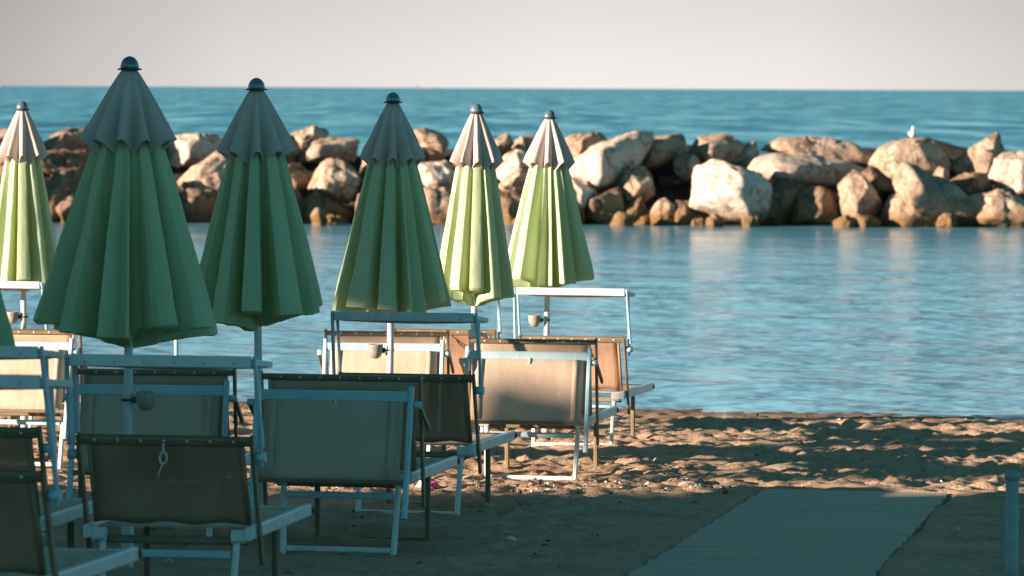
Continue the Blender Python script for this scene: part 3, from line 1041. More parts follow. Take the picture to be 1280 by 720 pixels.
# ------------------------------------------------------------------ umbrellas
def umbrella(px, d, ytop, yhem, halfw, seed, label, ash=None, clamp=False, phase=0.0):
    s = F / d
    x = (px - 640) / s
    ztop = CAM_Z - (ytop - hor(px)) / s
    zh = CAM_Z - (yhem - hor(px)) / s          # outer hem of the cloth
    Rb = halfw / s
    g = sand_z(x, d)
    rnd = random.Random(seed)
    root = empty('beach_umbrella', (x, d, g), 0)
    root.rotation_euler = (R(rnd.uniform(-0.9, 0.9)), R(rnd.uniform(-0.5, 0.5)), 0)
    tag(root, label, 'umbrella', 'closed beach umbrellas along the rows of loungers')
    H = ztop - g
    zt = H - 0.055           # top of cloth
    ze = zh - g
    L = zt - ze
    NS = 10
    # fractions inside one sector: groove, flank, ridge panel, flank
    secs = []
    ang = phase
    widths = [rnd.uniform(0.8, 1.25) for _ in range(NS)]
    tot = sum(widths)
    for k in range(NS):
        wd = widths[k] / tot * 2 * math.pi
        secs.append((ang, wd, rnd.uniform(0.34, 0.52), rnd.uniform(0.90, 1.06), rnd.uniform(-0.12, 0.12), rnd.uniform(-0.055, 0.03)))
        ang += wd
    PF = [0.0, 0.05, 0.10, 0.13, 0.20, 0.30, 0.42, 0.54, 0.64, 0.70, 0.74, 0.80, 0.87, 0.94]
    PQ = [[0, .10, .60, .97, 1.0, .99, .97, .95, .93, .90, .55, .20, .08, .02],
          [0, .05, .20, .45, .70, .85, .93, .98, 1.0, .97, .60, .25, .10, .03],
          [0, .20, .80, 1.0, .95, .80, .66, .78, .95, .90, .50, .25, .15, .05],
          [0, .20, .70, .95, .99, 1.0, 1.0, .99, .97, .92, .60, .20, .06, .02]]
    kinds = [rnd.choice((0, 0, 1, 1, 2, 3, 3)) for _ in range(NS)]

    def ring(t, R0, deep, zfun, extra=0.0):
        pts = []
        for si, (a0, wd, gd, rs, sk, dz) in enumerate(secs):
            for f, q in zip(PF, PQ[kinds[si]]):
                f2 = f + sk * math.sin(f * math.pi)
                a = a0 + wd * f2 + extra * math.sin(a0 * 2.3 + seed) * (1 - q)
                depth = 1 - (1 - gd) * deep
                r = R0 * (depth + (rs - depth) * q)
                r *= 1 + 0.03 * noise.noise(Vector((a * 2.5, t * 3.5, seed * 3.3))) + 0.012 * noise.noise(Vector((a * 5.5, t * 9, seed * 2.3)))
                pts.append(Vector((r * math.cos(a), r * math.sin(a), zfun(q, dz))))
        return pts

    bm = bmesh.new()
    rows = []
    tv = 0.22                 # cloth starts hidden under the vent cap
    nrow = 26
    r0 = 0.075
    for i in range(nrow + 1):
        t = i / nrow
        R0 = r0 + (Rb - r0) * (t ** 0.90)
        z = zt - L * (tv * 0.55 + (1 - tv * 0.55) * t)
        rows.append(ring(t, R0, 0.25 + 0.75 * min(1, t * 1.6), lambda q, dz, z=z, t=t: z + dz * t * t * 0.9 - 0.02 * t * (1 - q), 0.1))
    # hem turned under and gathered to the pole
    for i, (rf, dzf) in enumerate(((0.955, -0.014), (0.85, -0.012), (0.66, -0.032), (0.45, -0.048), (0.24, -0.056), (0.09, -0.06))):
        rows.append(ring(1 + i * 0.1, Rb * rf, 1.0 - 0.08 * i, lambda q, dz, dzf=dzf: ze + dz * 0.8 + dzf * (1.15 - 0.45 * q) + 0.012 * noise.noise(Vector((q * 7, dzf * 60, seed + dz * 90))), 0.1))
    vr = [[bm.verts.new(p) for p in row] for row in rows]
    n = len(vr[0])
    for a, b in zip(vr, vr[1:]):
        for k in range(n):
            f = bm.faces.new((a[k], b[k], b[(k + 1) % n], a[(k + 1) % n]))
            f.smooth = True
    me = bpy.data.meshes.new('canopy')
    bm.to_mesh(me)
    bm.free()
    me.materials.append(M['green_cloth'])
    me.set_sharp_from_angle(angle=R(24))
    can = bpy.data.objects.new('canopy', me)
    col.objects.link(can)
    can.parent = root
    # vent cap: soft scallops that lift over each rib and droop between them
    bm = bmesh.new()
    rows = []
    zc = zt - L * 0.262
    rv = 0.60 * (0.075 + Rb * 0.45) + 0.055
    droop = [rnd.uniform(0.045, 0.085) for _ in range(NS)]

    def cap_ring(t, R0, lift=0.0, zt_=zt, zc_=zc):
        pts = []
        for si, (a0, wd, gd, rs, sk, dz) in enumerate(secs):
            for kf in range(14):
                f_ = kf / 14
                q = (0.5 - 0.5 * math.cos(2 * math.pi * (f_ + sk * 0.6 * math.sin(math.pi * f_)))) ** 0.8
                dr = droop[si] if f_ > 0.5 else droop[si - 1]
                a = a0 + wd * f_
                depth = 1 - (0.15 + 0.27 * min(1, t))
                r = R0 * (depth + (rs * 0.98 - depth) * q)
                r *= 1 + 0.035 * t * noise.noise(Vector((a * 3.5, t * 4, seed * 5.1)))
                z = zt_ - (zt_ - zc_) * t - dr * (1 - q) ** 1.2 * t ** 2.5 + lift
                pts.append(Vector((r * math.cos(a), r * math.sin(a), z)))
        return pts
    for i in range(17):
        t = i / 16
        rows.append(cap_ring(t, 0.030 + (rv - 0.030) * (t ** 0.92)))
    rows.append(cap_ring(1.0, rv * 1.035, -0.008))
    rows.append(cap_ring(1.0, rv * 1.02, -0.016))
    rows.append(cap_ring(1.0, rv * 0.965, -0.012))
    rows.append(cap_ring(1.0, rv * 0.93, 0.02))
    vr = [[bm.verts.new(p) for p in row] for row in rows]
    for a, b in zip(vr, vr[1:]):
        for k in range(n):
            f = bm.faces.new((a[k], b[k], b[(k + 1) % n], a[(k + 1) % n]))
            f.smooth = True
    me = bpy.data.meshes.new('vent_cap')
    bm.to_mesh(me)
    bm.free()
    me.materials.append(M['vent_cloth'])
    me.set_sharp_from_angle(angle=R(38))
    vc = bpy.data.objects.new('vent_cap', me)
    col.objects.link(vc)
    vc.parent = root
    # finial
    mb = MB()
    prof = [(0.012, -0.03), (0.034, -0.012)] + [(0.040 * math.cos(a), 0.008 + 0.046 * math.sin(a)) for a in [i * math.pi / 2 / 8 for i in range(8)]] + [(0.004, 0.0545)]
    mb.lathe(prof, (0, 0, H - 0.055))
    fin = mb.build('finial', M['finial'], root)
    mb = MB()
    mb.lathe([(0.036, -0.006), (0.052, -0.005), (0.053, 0.0), (0.040, 0.004)], (0, 0, H - 0.055))
    mb.build('collar', M['dark_metal'], fin)
    # pole
    mb = MB()
    mb.lathe([(0.019, -0.2), (0.019, H - 0.06)], n=16)
    pole = mb.build('pole', M['white_metal'], root)
    mb = MB()
    mb.lathe([(0.027, -0.2), (0.027, 0.42), (0.024, 0.43), (0.0195, 0.432)], n=16)
    mb.build('sleeve', M['white_metal'], pole)
    if clamp:
        mb = MB()
        mb.lathe([(0.02, 0.0), (0.036, 0.003), (0.036, 0.055), (0.02, 0.06)], (0, 0, ze - 0.30), 16)
        mb.tube([(0.03, -0.005, ze - 0.272), (0.075, -0.02, ze - 0.272)], 0.012, 8)
        mb.build('clamp', M['white_metal'], pole)
    if ash:
        za = CAM_Z - (ash[1] - hor(px)) / s
        side = ash[0]
        t = empty('ashtray', (x + side * 0.022, d - 0.012, za), 0)
        tag(t, ash[2], 'ashtray', 'ashtrays clipped to the umbrella poles')
        mb = MB()
        mb.lathe([(0.014, -0.046), (0.028, -0.038), (0.040, -0.012), (0.043, 0.024), (0.043, 0.034), (0.036, 0.034), (0.033, 0.0), (0.015, -0.025)], (side * 0.056, 0, 0), 20)
        mb.build('cup', M['ashtray'], t)
        mb = MB()
        mb.tube([(-side * 0.022 + 0.024 * math.cos(a), 0.012 + 0.024 * math.sin(a), 0.0) for a in [i * math.pi / 8 for i in range(17)]], 0.006, 6, caps=False)
        mb.bar((0, -0.004, 0), (side * 0.022, -0.002, 0), 0.012, 0.03)
        mb.build('clip', M['dark_metal'], t)
    return root


umbrella(160, 17.1, 70, 407, 115, 21, 'tallest and nearest whole umbrella, dark green in full shade, left', (1, 500, 'grey ashtray cup on the pole of the tallest shaded umbrella'), phase=0.35)
umbrella(325, 19.1, 97, 388, 85, 22, 'second tallest closed green umbrella in full shade, in front of the pale boulder', phase=0.1)
umbrella(488, 22.2, 115, 376, 79, 23, 'middle closed umbrella, green in shade with a paler grey vent cap', (-1, 438, 'grey ashtray cup in front of the sunlit beige lounger'), phase=0.6)
umbrella(593, 24.2, 129, 362, 50, 24, 'slim umbrella with yellow and cream sunlit folds next to the middle one', clamp=True, phase=0.25)
umbrella(684, 27.0, 137, 348, 65, 25, 'rightmost closed umbrella, its cream and green folds lit by the sun', (-1, 400, 'sunlit ashtray cup on the pole of the rightmost umbrella'), phase=0.5)
umbrella(31, 26.3, 126, 343, 48, 26, 'sunlit yellow and green umbrella at the far left, behind the tallest one', (-1, 396, 'small lit ashtray on the pole at the far left'), phase=0.3)
umbrella(-97, 15.4, 60, 432, 124, 27, 'dark green umbrella cut off by the left edge, only its hem corner showing', phase=0.2)

# a bare pole
bp = MB()
x0, d0 = (221 - 640) / F * 25.5, 25.5
bp.tube([(0, 0, -0.2), (0, 0, 1.32)], 0.0135, 10)
bp.tube([(0, 0, 1.32), (0, 0, 1.36)], 0.018, 10)
o = bp.build('bare_pole', M['blue_metal'])
o.location = (x0, d0, ground(x0, d0))
tag(o, 'thin pale blue pole standing alone behind the tallest shaded umbrella', 'pole')

# low post at the right edge
pb = MB()
pb.tube([(0, 0, -0.25), (0, 0, 0.50)], 0.026, 14)
pb.mi = 1
pb.lathe([(0.02, 0.0), (0.031, 0.0), (0.031, 0.022), (0.02, 0.032), (0.004, 0.034)], (0, 0, 0.50), 14)
o = pb.build('low_post', [M['post'], M['post']])
xp, dp_ = (1270 - 640) / F * 15.6, 15.6
o.location = (xp, dp_, CAM_Z - (590 - 113) / F * 15.6 - 0.532)
tag(o, 'short blue green post standing in shaded sand at the right edge', 'post')


# ------------------------------------------------------------------ loungers
def lounger_base(root):
    """Deck, legs and foot bars shared by both kinds. +Y points to the sea."""
    HW, ZD = 0.315, 0.345
    d = MB()
    d.sheet(lambda u, v: (-0.295 + 0.59 * u, 0.06 + 1.04 * v, ZD + 0.012 - 0.022 * math.sin(u * math.pi) * math.sin(v * math.pi)), 10, 14, 0.004)
    deck = d.build('deck_fabric', M['shade_fabric'], root)
    for s in (-1, 1):
        m = MB()
        m.bar((s * HW, -0.06, ZD), (s * HW, 1.14, ZD), 0.03, 0.052)
        m.mi = 1
        m.tube([(s * HW, 1.14, ZD), (s * HW, 1.162, ZD)], 0.024, 10)
        m.build('side_rail', [M['white_metal'], M['dark_metal']], root)
    m = MB()
    m.tube([(-HW + 0.016, 1.115, ZD), (HW - 0.016, 1.115, ZD)], 0.016, 10)
    m.build('front_bar', M['white_metal'], root)
    m = MB()
    m.bar((-HW + 0.016, 0.02, ZD - 0.035), (HW - 0.016, 0.02, ZD - 0.035), 0.03, 0.03)
    m.build('cross_bar', M['brown_metal'], root)
    LX = 0.262
    for s in (-1, 1):
        m = MB()
        m.bar((s * LX, -0.02, ZD - 0.028), (s * (LX - 0.012), -0.075, -0.02), 0.024, 0.030, up=(0, 1, 0))
        m.bar((s * (LX - 0.015), -0.035, ZD - 0.012), (s * (HW - 0.016), -0.035, ZD - 0.012), 0.05, 0.05)
        m.build('leg', M['white_metal'], root)
        m = MB()
        m.bar((s * LX, 0.72, ZD - 0.026), (s * LX, 0.74, -0.06), 0.026, 0.026, up=(0, 1, 0))
        m.build('leg', M['brown_metal'], root)
    m = MB()
    m.bar((-LX + 0.024, -0.072, 0.022), (LX - 0.024, -0.072, 0.022), 0.022, 0.024)
    m.build('foot_bar', M['white_metal'], root)
    m = MB()
    m.bar((-LX + 0.02, -0.036, 0.262), (LX - 0.02, -0.036, 0.262), 0.022, 0.030)
    m.build('stretcher', M['blue_metal'], root)
    m = MB()
    m.bar((-LX + 0.02, 0.737, 0.0), (LX - 0.02, 0.737, 0.0), 0.022, 0.022)
    m.build('foot_bar', M['brown_metal'], root)


def backrest(root, top, hw=0.30, fab='back_fabric', bar=0.036):
    """Sling backrest on two bronze rails, top = (y, z) of its upper edge."""
    pv = Vector((0, 0.03, 0.375))
    tp = Vector((0, top[0], top[1]))
    ax = (tp - pv).normalized()
    f = MB()

    def fn(u, v):
        q = pv + (tp - pv) * v
        sag = 0.035 * math.sin(math.pi * u) * math.sin(math.pi * min(1, v * 1.1))
        return (-hw + 2 * hw * u, q.y + sag, q.z + 0.006 * math.sin(u * 17) * (1 - v))
    f.sheet(fn, 12, 10, 0.004)
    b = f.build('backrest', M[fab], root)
    low = pv - ax * 0.17
    hi = tp + ax * 0.02
    for s in (-1, 1):
        m = MB()
        m.bar((s * (hw + 0.0375), hi.y, hi.z), (s * (hw + 0.0375), low.y, low.z), 0.014, 0.036, up=(0, 1, 0))
        m.build('rail', M['brown_metal'], b)
        m = MB()
        m.tube([(s * (hw - 0.002), tp.y, tp.z), (s * hw, pv.y, pv.z)], 0.009, 8)
        m.build('edge_hem', M[fab], b)
    m = MB()
    m.bar((-hw - 0.03, tp.y, tp.z), (hw + 0.03, tp.y, tp.z), 0.032, bar, up=ax)
    m.mi = 1
    for k in range(7):
        m.tube([(-0.27 + 0.09 * k, tp.y - 0.014, tp.z), (-0.27 + 0.09 * k, tp.y - 0.019, tp.z)], 0.005, 6)
    m.build('top_bar', [M['brown_metal'], M['cord']], b)
    return b, tp, ax


def cord(parent, c, length, ring=True):
    m = MB()
    x, y, z = c
    if ring:
        m.tube([(x + 0.014 * math.cos(a), y, z - 0.055 + 0.022 * math.sin(a)) for a in [i * math.pi / 8 for i in range(17)]], 0.0042, 6, caps=False)
    m.tube([(x, y, z), (x, y - 0.004, z - 0.035)], 0.004, 6)
    m.tube([(x, y - 0.002, z - 0.075), (x - 0.012, y - 0.003, z - 0.5 * (0.075 + length)), (x - 0.02, y - 0.002, z - length)], 0.0022, 5)
    m.build('pull_cord', M['cord'], parent)


def lounger_shade_up():
    root = empty('sun_lounger')
    lounger_base(root)
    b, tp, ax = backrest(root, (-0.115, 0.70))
    cord(b, (0.0, tp.y - 0.024, tp.z - 0.01), 0.13)
    # sunshade held up on four arms
    f = MB()
    yN, zN, yF, zF = -0.20, 1.005, 0.15, 0.982

    def fn(u, v):
        return (-0.345 + 0.69 * u, yN + (yF - yN) * v, zN + (zF - zN) * v - 0.018 * math.sin(math.pi * v) - 0.008 * math.sin(math.pi * u))
    f.sheet(fn, 10, 8, 0.004)
    sh = f.build('sunshade', M['shade_fabric'], root)
    m = MB()
    m.bar((-0.35, yN, zN), (0.35, yN, zN), 0.022, 0.046)
    m.mi = 1
    for k in range(6):
        m.tube([(-0.29 + 0.115 * k, yN - 0.010, zN - 0.006), (-0.29 + 0.115 * k, yN - 0.0135, zN - 0.006)], 0.0035, 6)
    m.build('near_bar', [M['white_metal'], M['dark_metal']], sh)
    m = MB()
    m.bar((-0.345, yF, zF), (0.345, yF, zF), 0.022, 0.026)
    m.build('far_bar', M['brown_metal'], sh)
    for s in (-1, 1):
        m = MB()
        m.bar((s * 0.363, yN, zN + 0.02), (s * 0.374, tp.y + 0.02, tp.z - 0.02), 0.014, 0.026, up=(0, 1, 0))
        m.build('arm', M['blue_metal'], sh)
        m = MB()
        m.bar((s * 0.3555, yF, zF), (s * 0.3555, yN, zN), 0.012, 0.024)
        m.build('side_bar', M['blue_metal'], sh)
        m = MB()
        m.bar((s * 0.3585, yN + 0.10, zN - 0.022), (s * 0.3545, tp.y + 0.10, tp.z - 0.10), 0.012, 0.022, up=(0, 1, 0))
        m.tube([(s * 0.346, tp.y + 0.035, tp.z - 0.06), (s * 0.385, tp.y + 0.035, tp.z - 0.06)], 0.020, 10)
        m.build('arm', M['blue_metal'], sh)
    return root


def lounger_shade_down():
    root = empty('sun_lounger')
    lounger_base(root)
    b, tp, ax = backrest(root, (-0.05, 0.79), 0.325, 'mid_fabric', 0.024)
    # sunshade folded down behind the backrest
    t0 = Vector((0, -0.19, 0.715))
    t1 = Vector((0, -0.33, 0.185))
    ax2 = (t1 - t0).normalized()
    fb = t0 + ax2 * 0.385
    f = MB()

    def fn(u, v):
        q = t0 + (fb - t0) * v
        return (-0.315 + 0.63 * u, q.y - 0.012 * math.sin(math.pi * u) * math.sin(math.pi * v), q.z + 0.008 * math.sin(u * 13 + 1) * v)
    f.sheet(fn, 12, 10, 0.004)
    sh = f.build('sunshade', M['shade_fabric'], root)
    m = MB()
    m.bar((-0.333, t0.y, t0.z), (0.333, t0.y, t0.z), 0.024, 0.048)
    m.mi = 1
    for k in range(6):
        m.tube([(-0.27 + 0.108 * k, t0.y - 0.011, t0.z), (-0.27 + 0.108 * k, t0.y - 0.0145, t0.z)], 0.004, 6)
    m.build('near_bar', [M['blue_metal'], M['cord']], sh)
    m = MB()
    m.bar((-0.333, fb.y, fb.z), (0.333, fb.y, fb.z), 0.018, 0.02)
    m.build('far_bar', M['brown_metal'], sh)
    for s in (-1, 1):
        m = MB()
        a = t0 - ax2 * 0.045
        m.bar((s * 0.346, a.y, a.z), (s * 0.346, t1.y, t1.z), 0.024, 0.030, up=(0, 1, 0))
        m.tube([(s * 0.358, t0.y, t0.z - 0.035), (s * 0.392, t0.y, t0.z - 0.035)], 0.017, 10)
        m.build('arm', M['blue_metal'], sh)
        m = MB()
        m.bar((s * 0.385, t0.y, t0.z - 0.035), (s * 0.388, 0.03, 0.565), 0.014, 0.026, up=(0, 0, 1))
        m.build('strut', M['brown_metal'], sh)
        m = MB()
        m.sheet(lambda u, v: (s * (0.255 + 0.03 * u), (t0 + (fb - t0) * (0.05 + 0.9 * v)).y - 0.012, (t0 + (fb - t0) * (0.05 + 0.9 * v)).z), 2, 6, 0.003)
        m.build('edge_band', M['shade_fabric'], sh)
    cord(sh, (0.01, t0.y - 0.018, t0.z - 0.012), 0.36)
    return root


up_proto = lounger_shade_up()
down_proto = lounger_shade_down()
used = {'up': False, 'down': False}


def place(kind, x, y, deg, label, dz=0.0):
    proto = up_proto if kind == 'up' else down_proto
    if not used[kind]:
        o = proto
        used[kind] = True
    else:
        o = copy_tree(proto)
    o.location = (x, y, ground(x, y) + dz)
    o.rotation_euler = (-0.027, 0, -R(deg))
    tag(o, label, 'sun lounger', 'sun loungers set out in rows on the sand')


place('up', -1.30, 15.25, 8, 'shaded lounger with raised sunshade in front of the tallest umbrella', -0.035)
place('down', -1.615, 18.2, 4, 'shaded lounger with folded sunshade right behind the pole of the tallest umbrella')
place('down', -0.755, 17.85, 9, 'large shaded lounger with folded grey sunshade, its whole back showing right of the second pole')
place('up', -0.50, 19.95, 10, 'shaded lounger whose raised sunshade is under the middle umbrella')
place('down', 0.126, 22.55, 9, 'half sunlit lounger with folded sunshade and a diagonal shadow, below the rightmost umbrellas')
place('up', 0.41, 25.6, 11, 'sunlit lounger nearest the water, rightmost, under a raised sunshade')
place('down', -0.73, 23.6, 5, 'bright beige sunlit lounger seen behind the pole of the middle umbrella')
place('up', -0.43, 26.7, 7, 'far lounger partly hidden behind the slim sunlit umbrella and its clamp')
place('up', -1.80, 12.8, 9, 'nearest dark lounger in the bottom left corner, cut by the photo')
place('up', -2.09, 15.1, 7, 'dark lounger at the left edge behind the bottom left one')
place('down', -2.86, 23.3, 8, 'sunlit orange beige lounger at the left edge behind the shaded ones')
place('up', -3.36, 26.0, 9, 'farthest left lounger, raised sunlit sunshade under the left sunlit umbrella')


# ------------------------------------------------------------------ litter
def wrapper(px, py, size, mats, label):
    d = 8010.0 / ((py - 109) - 136.5)
    x = (px - 640) / F * d
    mb = MB()
    bmesh.ops.create_icosphere(mb.bm, subdivisions=3, radius=size)
    for v in mb.bm.verts:
        n = noise.fractal(v.co * (2.0 / size) + Vector((px, 0, 0)), 0.8, 2.0, 3)
        v.co *= 1 + 0.45 * n
        v.co.z *= 0.6
    for f in mb.bm.faces:
        f.material_index = 1 if (len(mats) > 1 and f.calc_center_median().x > 0.0) else 0
    o = mb.build('crumpled_wrapper', mats)
    o.location = (x, d, sand_z(x, d) + size * 0.35)
    tag(o, label, 'litter')


wrapper(536, 613, 0.05, [M['wrapper'], M['wrapper_pink']], 'crumpled pink and white wrapper on the sand right of the large shaded lounger')
wrapper(641, 676, 0.022, [M['wrapper']], 'tiny white paper scrap on the shaded sand left of the walkway')


def build_debris():
    """Crumbs of dry weed, twigs and shell on the lit sand."""
    rnd = random.Random(17)
    mb = MB()
    for k in range(900):
        if k < 420:
            x, y = rnd.gauss(0.15, 0.75), rnd.gauss(21.9, 0.35)
        elif k < 560:
            x = rnd.uniform(-4, 5)
            y = 29.6 - 0.185 * x + rnd.gauss(0, 0.18)
        else:
            x, y = rnd.uniform(-3.6, 4.2), rnd.uniform(15, 29.5)
        al = (x - WALK_END.x) * WALK_DIR.x + (y - WALK_END.y) * WALK_DIR.y
        of = (x - WALK_END.x) * WALK_DIR.y - (y - WALK_END.y) * WALK_DIR.x
        if al < 0.1 and abs(of) < 0.58 and rnd.random() < 0.85:
            continue
        z = sand_z(x, y)
        if z < 0.03:
            continue
        mb.mi = 0 if rnd.random() < 0.8 else 1
        if rnd.random() < 0.35:
            a, l = rnd.uniform(0, 6.28), rnd.uniform(0.02, 0.07)
            mb.tube([(x, y, z + 0.004), (x + l * 0.5 * math.cos(a), y + l * 0.5 * math.sin(a), z + 0.016), (x + l * math.cos(a + 0.4), y + l * math.sin(a + 0.4), z + 0.006)],
                    0.003, 5, radii=[0.002, rnd.uniform(0.002, 0.005), 0.001])
        else:
            r_ = rnd.uniform(0.006, 0.018)
            vs = [mb.bm.verts.new((x + r_ * rnd.uniform(0.6, 1.3) * dx, y + r_ * rnd.uniform(0.6, 1.3) * dy, z + 0.002 + r_ * 0.7 * rnd.uniform(0.5, 1.2) * dz))
                  for dx, dy, dz in ((1, 0, 0.3), (0, 1, 0.3), (-1, 0, 0.3), (0, -1, 0.3), (0.1, 0.1, 1.2), (0, 0, -0.5))]
            for a, b in ((0, 1), (1, 2), (2, 3), (3, 0)):
                mb.bm.faces.new((vs[a], vs[b], vs[4])).material_index = mb.mi
                mb.bm.faces.new((vs[b], vs[a], vs[5])).material_index = mb.mi
    o = mb.build('beach_debris', [M['weed'], M['cord']])
    tag(o, 'crumbs of dry weed, twigs and shell scattered over the sand', kind='stuff')


build_debris()


# ------------------------------------------------------------------ the wall and pergola, added out of view, shaped to shade the beach
def build_shade_wall():
    root = empty('shade_wall', (-25, 2, 0.6))
    tag(root, 'tall plastered screen wall with an overhanging upper panel and a sloping parapet, added out of view to shade the beach', 'wall')
    off = Vector((25, -2, -0.6))

    def B(name, lo, hi, m):
        mb = MB()
        mb.box(Vector(lo) + off, Vector(hi) + off)
        return mb.build(name, m, root)
    zs, el, eu = SHADE_WALL['z_split'], SHADE_WALL['edge_low'], SHADE_WALL['edge_up']
    B('lower_wall', (-25.15, -20, 0), (-24.85, el, zs - 0.01), M['plaster'])
    up = B('upper_panel', (-25.12, -20, zs), (-24.82, eu, 9.0), M['plaster'])
    B('shade_board', (-25.02, 9.80, 5.08), (-24.98, 10.28, 5.53), M['timber'])  # added to throw shade on the lower half of one lounger
    for yy in (9.9, 10.15):
        B('hanger', (-25.01, yy, 5.532), (-24.99, yy + 0.03, zs - 0.003), M['dark_metal'])
    r = MB()
    r.box(Vector((-25.3, -20.1, 9.003)) + off, Vector((-24.65, eu + 0.08, 9.15)) + off)
    r.build('coping', M['timber'], up)
    mb = MB()
    y0, y1 = el + 0.01, el + 7.5
    za, zb = SHADE_WALL['par_z'], SHADE_WALL['par_z'] - 0.387 * 7.5
    vs = []
    for x in (-25.1, -24.9):
        vs.append([mb.bm.verts.new(Vector((x, y, z)) + off) for y, z in ((y0, 0), (y1, 0), (y1, zb), (y0, za))])
    A, C = vs
    mb.bm.faces.new(A)
    mb.bm.faces.new(C[::-1])
    for i in range(4):
        mb.bm.faces.new((A[i], A[(i + 1) % 4], C[(i + 1) % 4], C[i]))
    mb.build('parapet', M['plaster'], root)  # slope shaped to set the shadow edge on the sand


SHADE_WALL = dict(edge_low=8.2, edge_up=10.42, z_split=5.75, par_z=5.40)
build_shade_wall()


def build_shade_beams():
    root = empty('shade_beams', (-14, 16, 0.5))  # unseen beams added only to lay shade strips on the sand
    tag(root, 'timber pergola on posts, added out of view to cast strips of shade', 'shade_beams')
    off = Vector((14, -16, -0.5))
    # strips of shade: (y on the sand, strip width along y, x from, x to)
    for (yc, wid, xa, xb, t) in ((26.2, 0.95, 2.2, 7.0, 20.0), (23.0, 0.42, 2.2, 7.0, 20.0)):
        wb = 0.12 if wid < 1 else 0.4
        hb = (wid - wb) * 0.17 / 0.438
        g = ground(2.5, yc)
        y, z = yc - 0.438 * t, g + 0.17 * t
        m = MB()
        m.box(Vector((xa - 0.899 * t, y - wb / 2, z - hb / 2)) + off, Vector((xb - 0.899 * t, y + wb / 2, z + hb / 2)) + off)
        m.build('beam', M['timber'], root)
        for px in (xb - 0.899 * t - 0.06,):
            m = MB()
            m.box(Vector((px - 0.05, y - 0.05, 0.3)) + off, Vector((px + 0.05, y + 0.05, z - hb / 2)) + off)
            m.build('post', M['timber'], root)


build_shade_beams()


# ------------------------------------------------------------------ light, sky, camera
SUN_DIR = Vector((0.899, 0.438, -0.17)).normalized()
sl = bpy.data.lights.new('sun', 'SUN')
sl.energy = 5.0
sl.angle = R(0.5)
sl.color = (1.0, 0.775, 0.60)
so = bpy.data.objects.new('sun', sl)
so.rotation_euler = (-SUN_DIR).to_track_quat('Z', 'Y').to_euler()
so.location = (-20, -10, 20)
col.objects.link(so)

w = bpy.data.worlds.new('World')
scene.world = w
w.use_nodes = True
nt = w.node_tree
nt.nodes.clear()
out = nd(nt, 'ShaderNodeOutputWorld')
bg = nd(nt, 'ShaderNodeBackground')
bg.inputs[1].default_value = 0.1
sky = nd(nt, 'ShaderNodeTexSky')
sky.sky_type = 'NISHITA'
sky.sun_disc = False
sky.sun_elevation = math.asin(0.17 / math.sqrt(1 + 0.17 ** 2))
sky.sun_rotation = math.atan2(-0.899, -0.438)
sky.air_density = 1.2
sky.dust_density = 2.0
sky.ozone_density = 2.0
tc = nd(nt, 'ShaderNodeTexCoord')
sp = nd(nt, 'ShaderNodeSeparateXYZ')
nt.links.new(tc.outputs['Generated'], sp.inputs[0])
mr = nd(nt, 'ShaderNodeMapRange')
mr.inputs[1].default_value = 0.0
mr.inputs[2].default_value = 1.0
nt.links.new(sp.outputs['Z'], mr.inputs[0])
K = 10.0


def kc(c):
    return tuple(v * K for v in c)


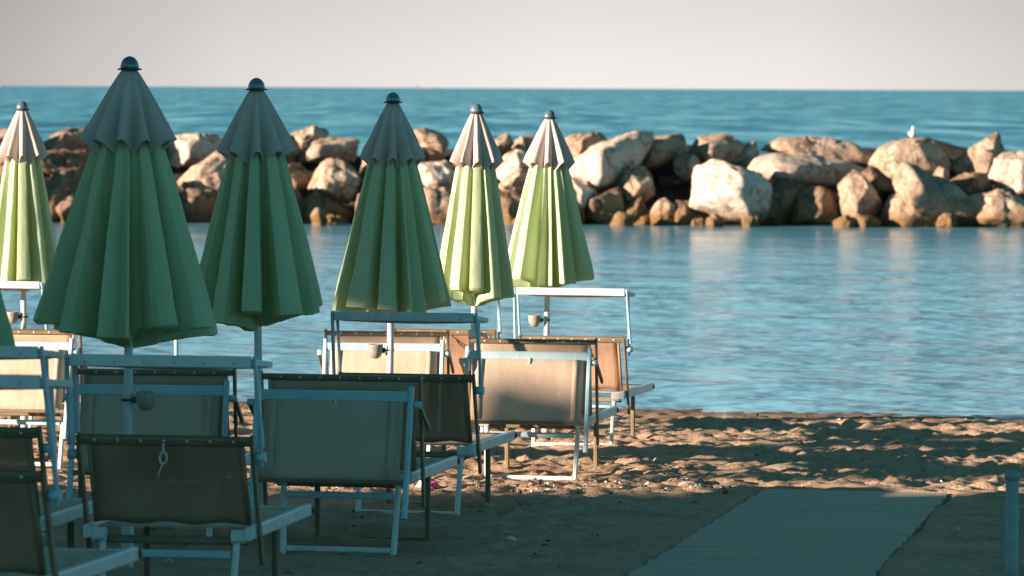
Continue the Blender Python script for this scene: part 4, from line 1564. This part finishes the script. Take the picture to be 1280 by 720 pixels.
r_sea = ramp(nt, mr.outputs[0], [(0.0, kc((0.285, 0.270, 0.262))), (0.008, kc((0.270, 0.258, 0.252))), (0.022, kc((0.238, 0.228, 0.226))), (0.034, kc((0.235, 0.238, 0.240))), (0.06, kc((0.245, 0.28, 0.295))), (0.13, kc((0.17, 0.27, 0.315))),
                                 (0.26, kc((0.085, 0.20, 0.26))), (0.5, kc((0.010, 0.054, 0.074))), (1.0, kc((0.004, 0.025, 0.032)))])
r_land = ramp(nt, mr.outputs[0], [(0.0, kc((0.074, 0.230, 0.285))), (0.13, kc((0.068, 0.217, 0.268))), (0.26, kc((0.042, 0.145, 0.185))), (0.5, kc((0.010, 0.052, 0.068))), (1.0, kc((0.004, 0.025, 0.032)))])
maz = nd(nt, 'ShaderNodeMapRange')
maz.interpolation_type = 'SMOOTHSTEP'
maz.inputs[1].default_value = 0.1
maz.inputs[2].default_value = 0.8
nt.links.new(sp.outputs['Y'], maz.inputs[0])
r = nd(nt, 'ShaderNodeMix', data_type='RGBA')
nt.links.new(maz.outputs[0], r.inputs[0])
nt.links.new(r_land.outputs[0], r.inputs[6])
max_ = nd(nt, 'ShaderNodeMapRange')
max_.inputs[1].default_value = -0.14
max_.inputs[2].default_value = 0.14
nt.links.new(sp.outputs['X'], max_.inputs[0])
raz = ramp(nt, max_.outputs[0], [(0.0, (0.50, 0.49, 0.49)), (0.25, (0.84, 0.84, 0.84)), (0.55, (1, 1, 1)), (0.75, (0.97, 0.965, 0.96)), (1.0, (0.74, 0.73, 0.73))])
mm = nd(nt, 'ShaderNodeMix', data_type='RGBA', blend_type='MULTIPLY')
mm.inputs[0].default_value = 1.0
nt.links.new(r_sea.outputs[0], mm.inputs[6])
nt.links.new(raz.outputs[0], mm.inputs[7])
nt.links.new(mm.outputs[2], r.inputs[7])
mx = nd(nt, 'ShaderNodeMix', data_type='RGBA')
mx.inputs[0].default_value = 0.97
nt.links.new(sky.outputs[0], mx.inputs[6])
nt.links.new(r.outputs[2], mx.inputs[7])
nt.links.new(mx.outputs[2], bg.inputs[0])
nt.links.new(bg.outputs[0], out.inputs[0])

cd = bpy.data.cameras.new('camera')
cd.sensor_width = 36.0
cd.lens = 36.0 * F / 1280.0
cd.clip_start = 0.5
cd.clip_end = 80000
cd.dof.use_dof = True
cd.dof.focus_distance = 21.0
cd.dof.aperture_fstop = 6.0
cam = bpy.data.objects.new('camera', cd)
cam.location = (0, 0, CAM_Z)
cam.rotation_euler = (R(90) - math.atan(250 / F), -R(0.27), 0)
col.objects.link(cam)
scene.camera = cam

scene.view_settings.view_transform = 'Standard'
scene.view_settings.look = 'None'
scene.view_settings.exposure = 1.72
scene.view_settings.gamma = 1.0
scene.view_settings.use_curve_mapping = False
scene.cycles.max_bounces = 6
scene.cycles.transparent_max_bounces = 12
scene.cycles.use_denoising = True
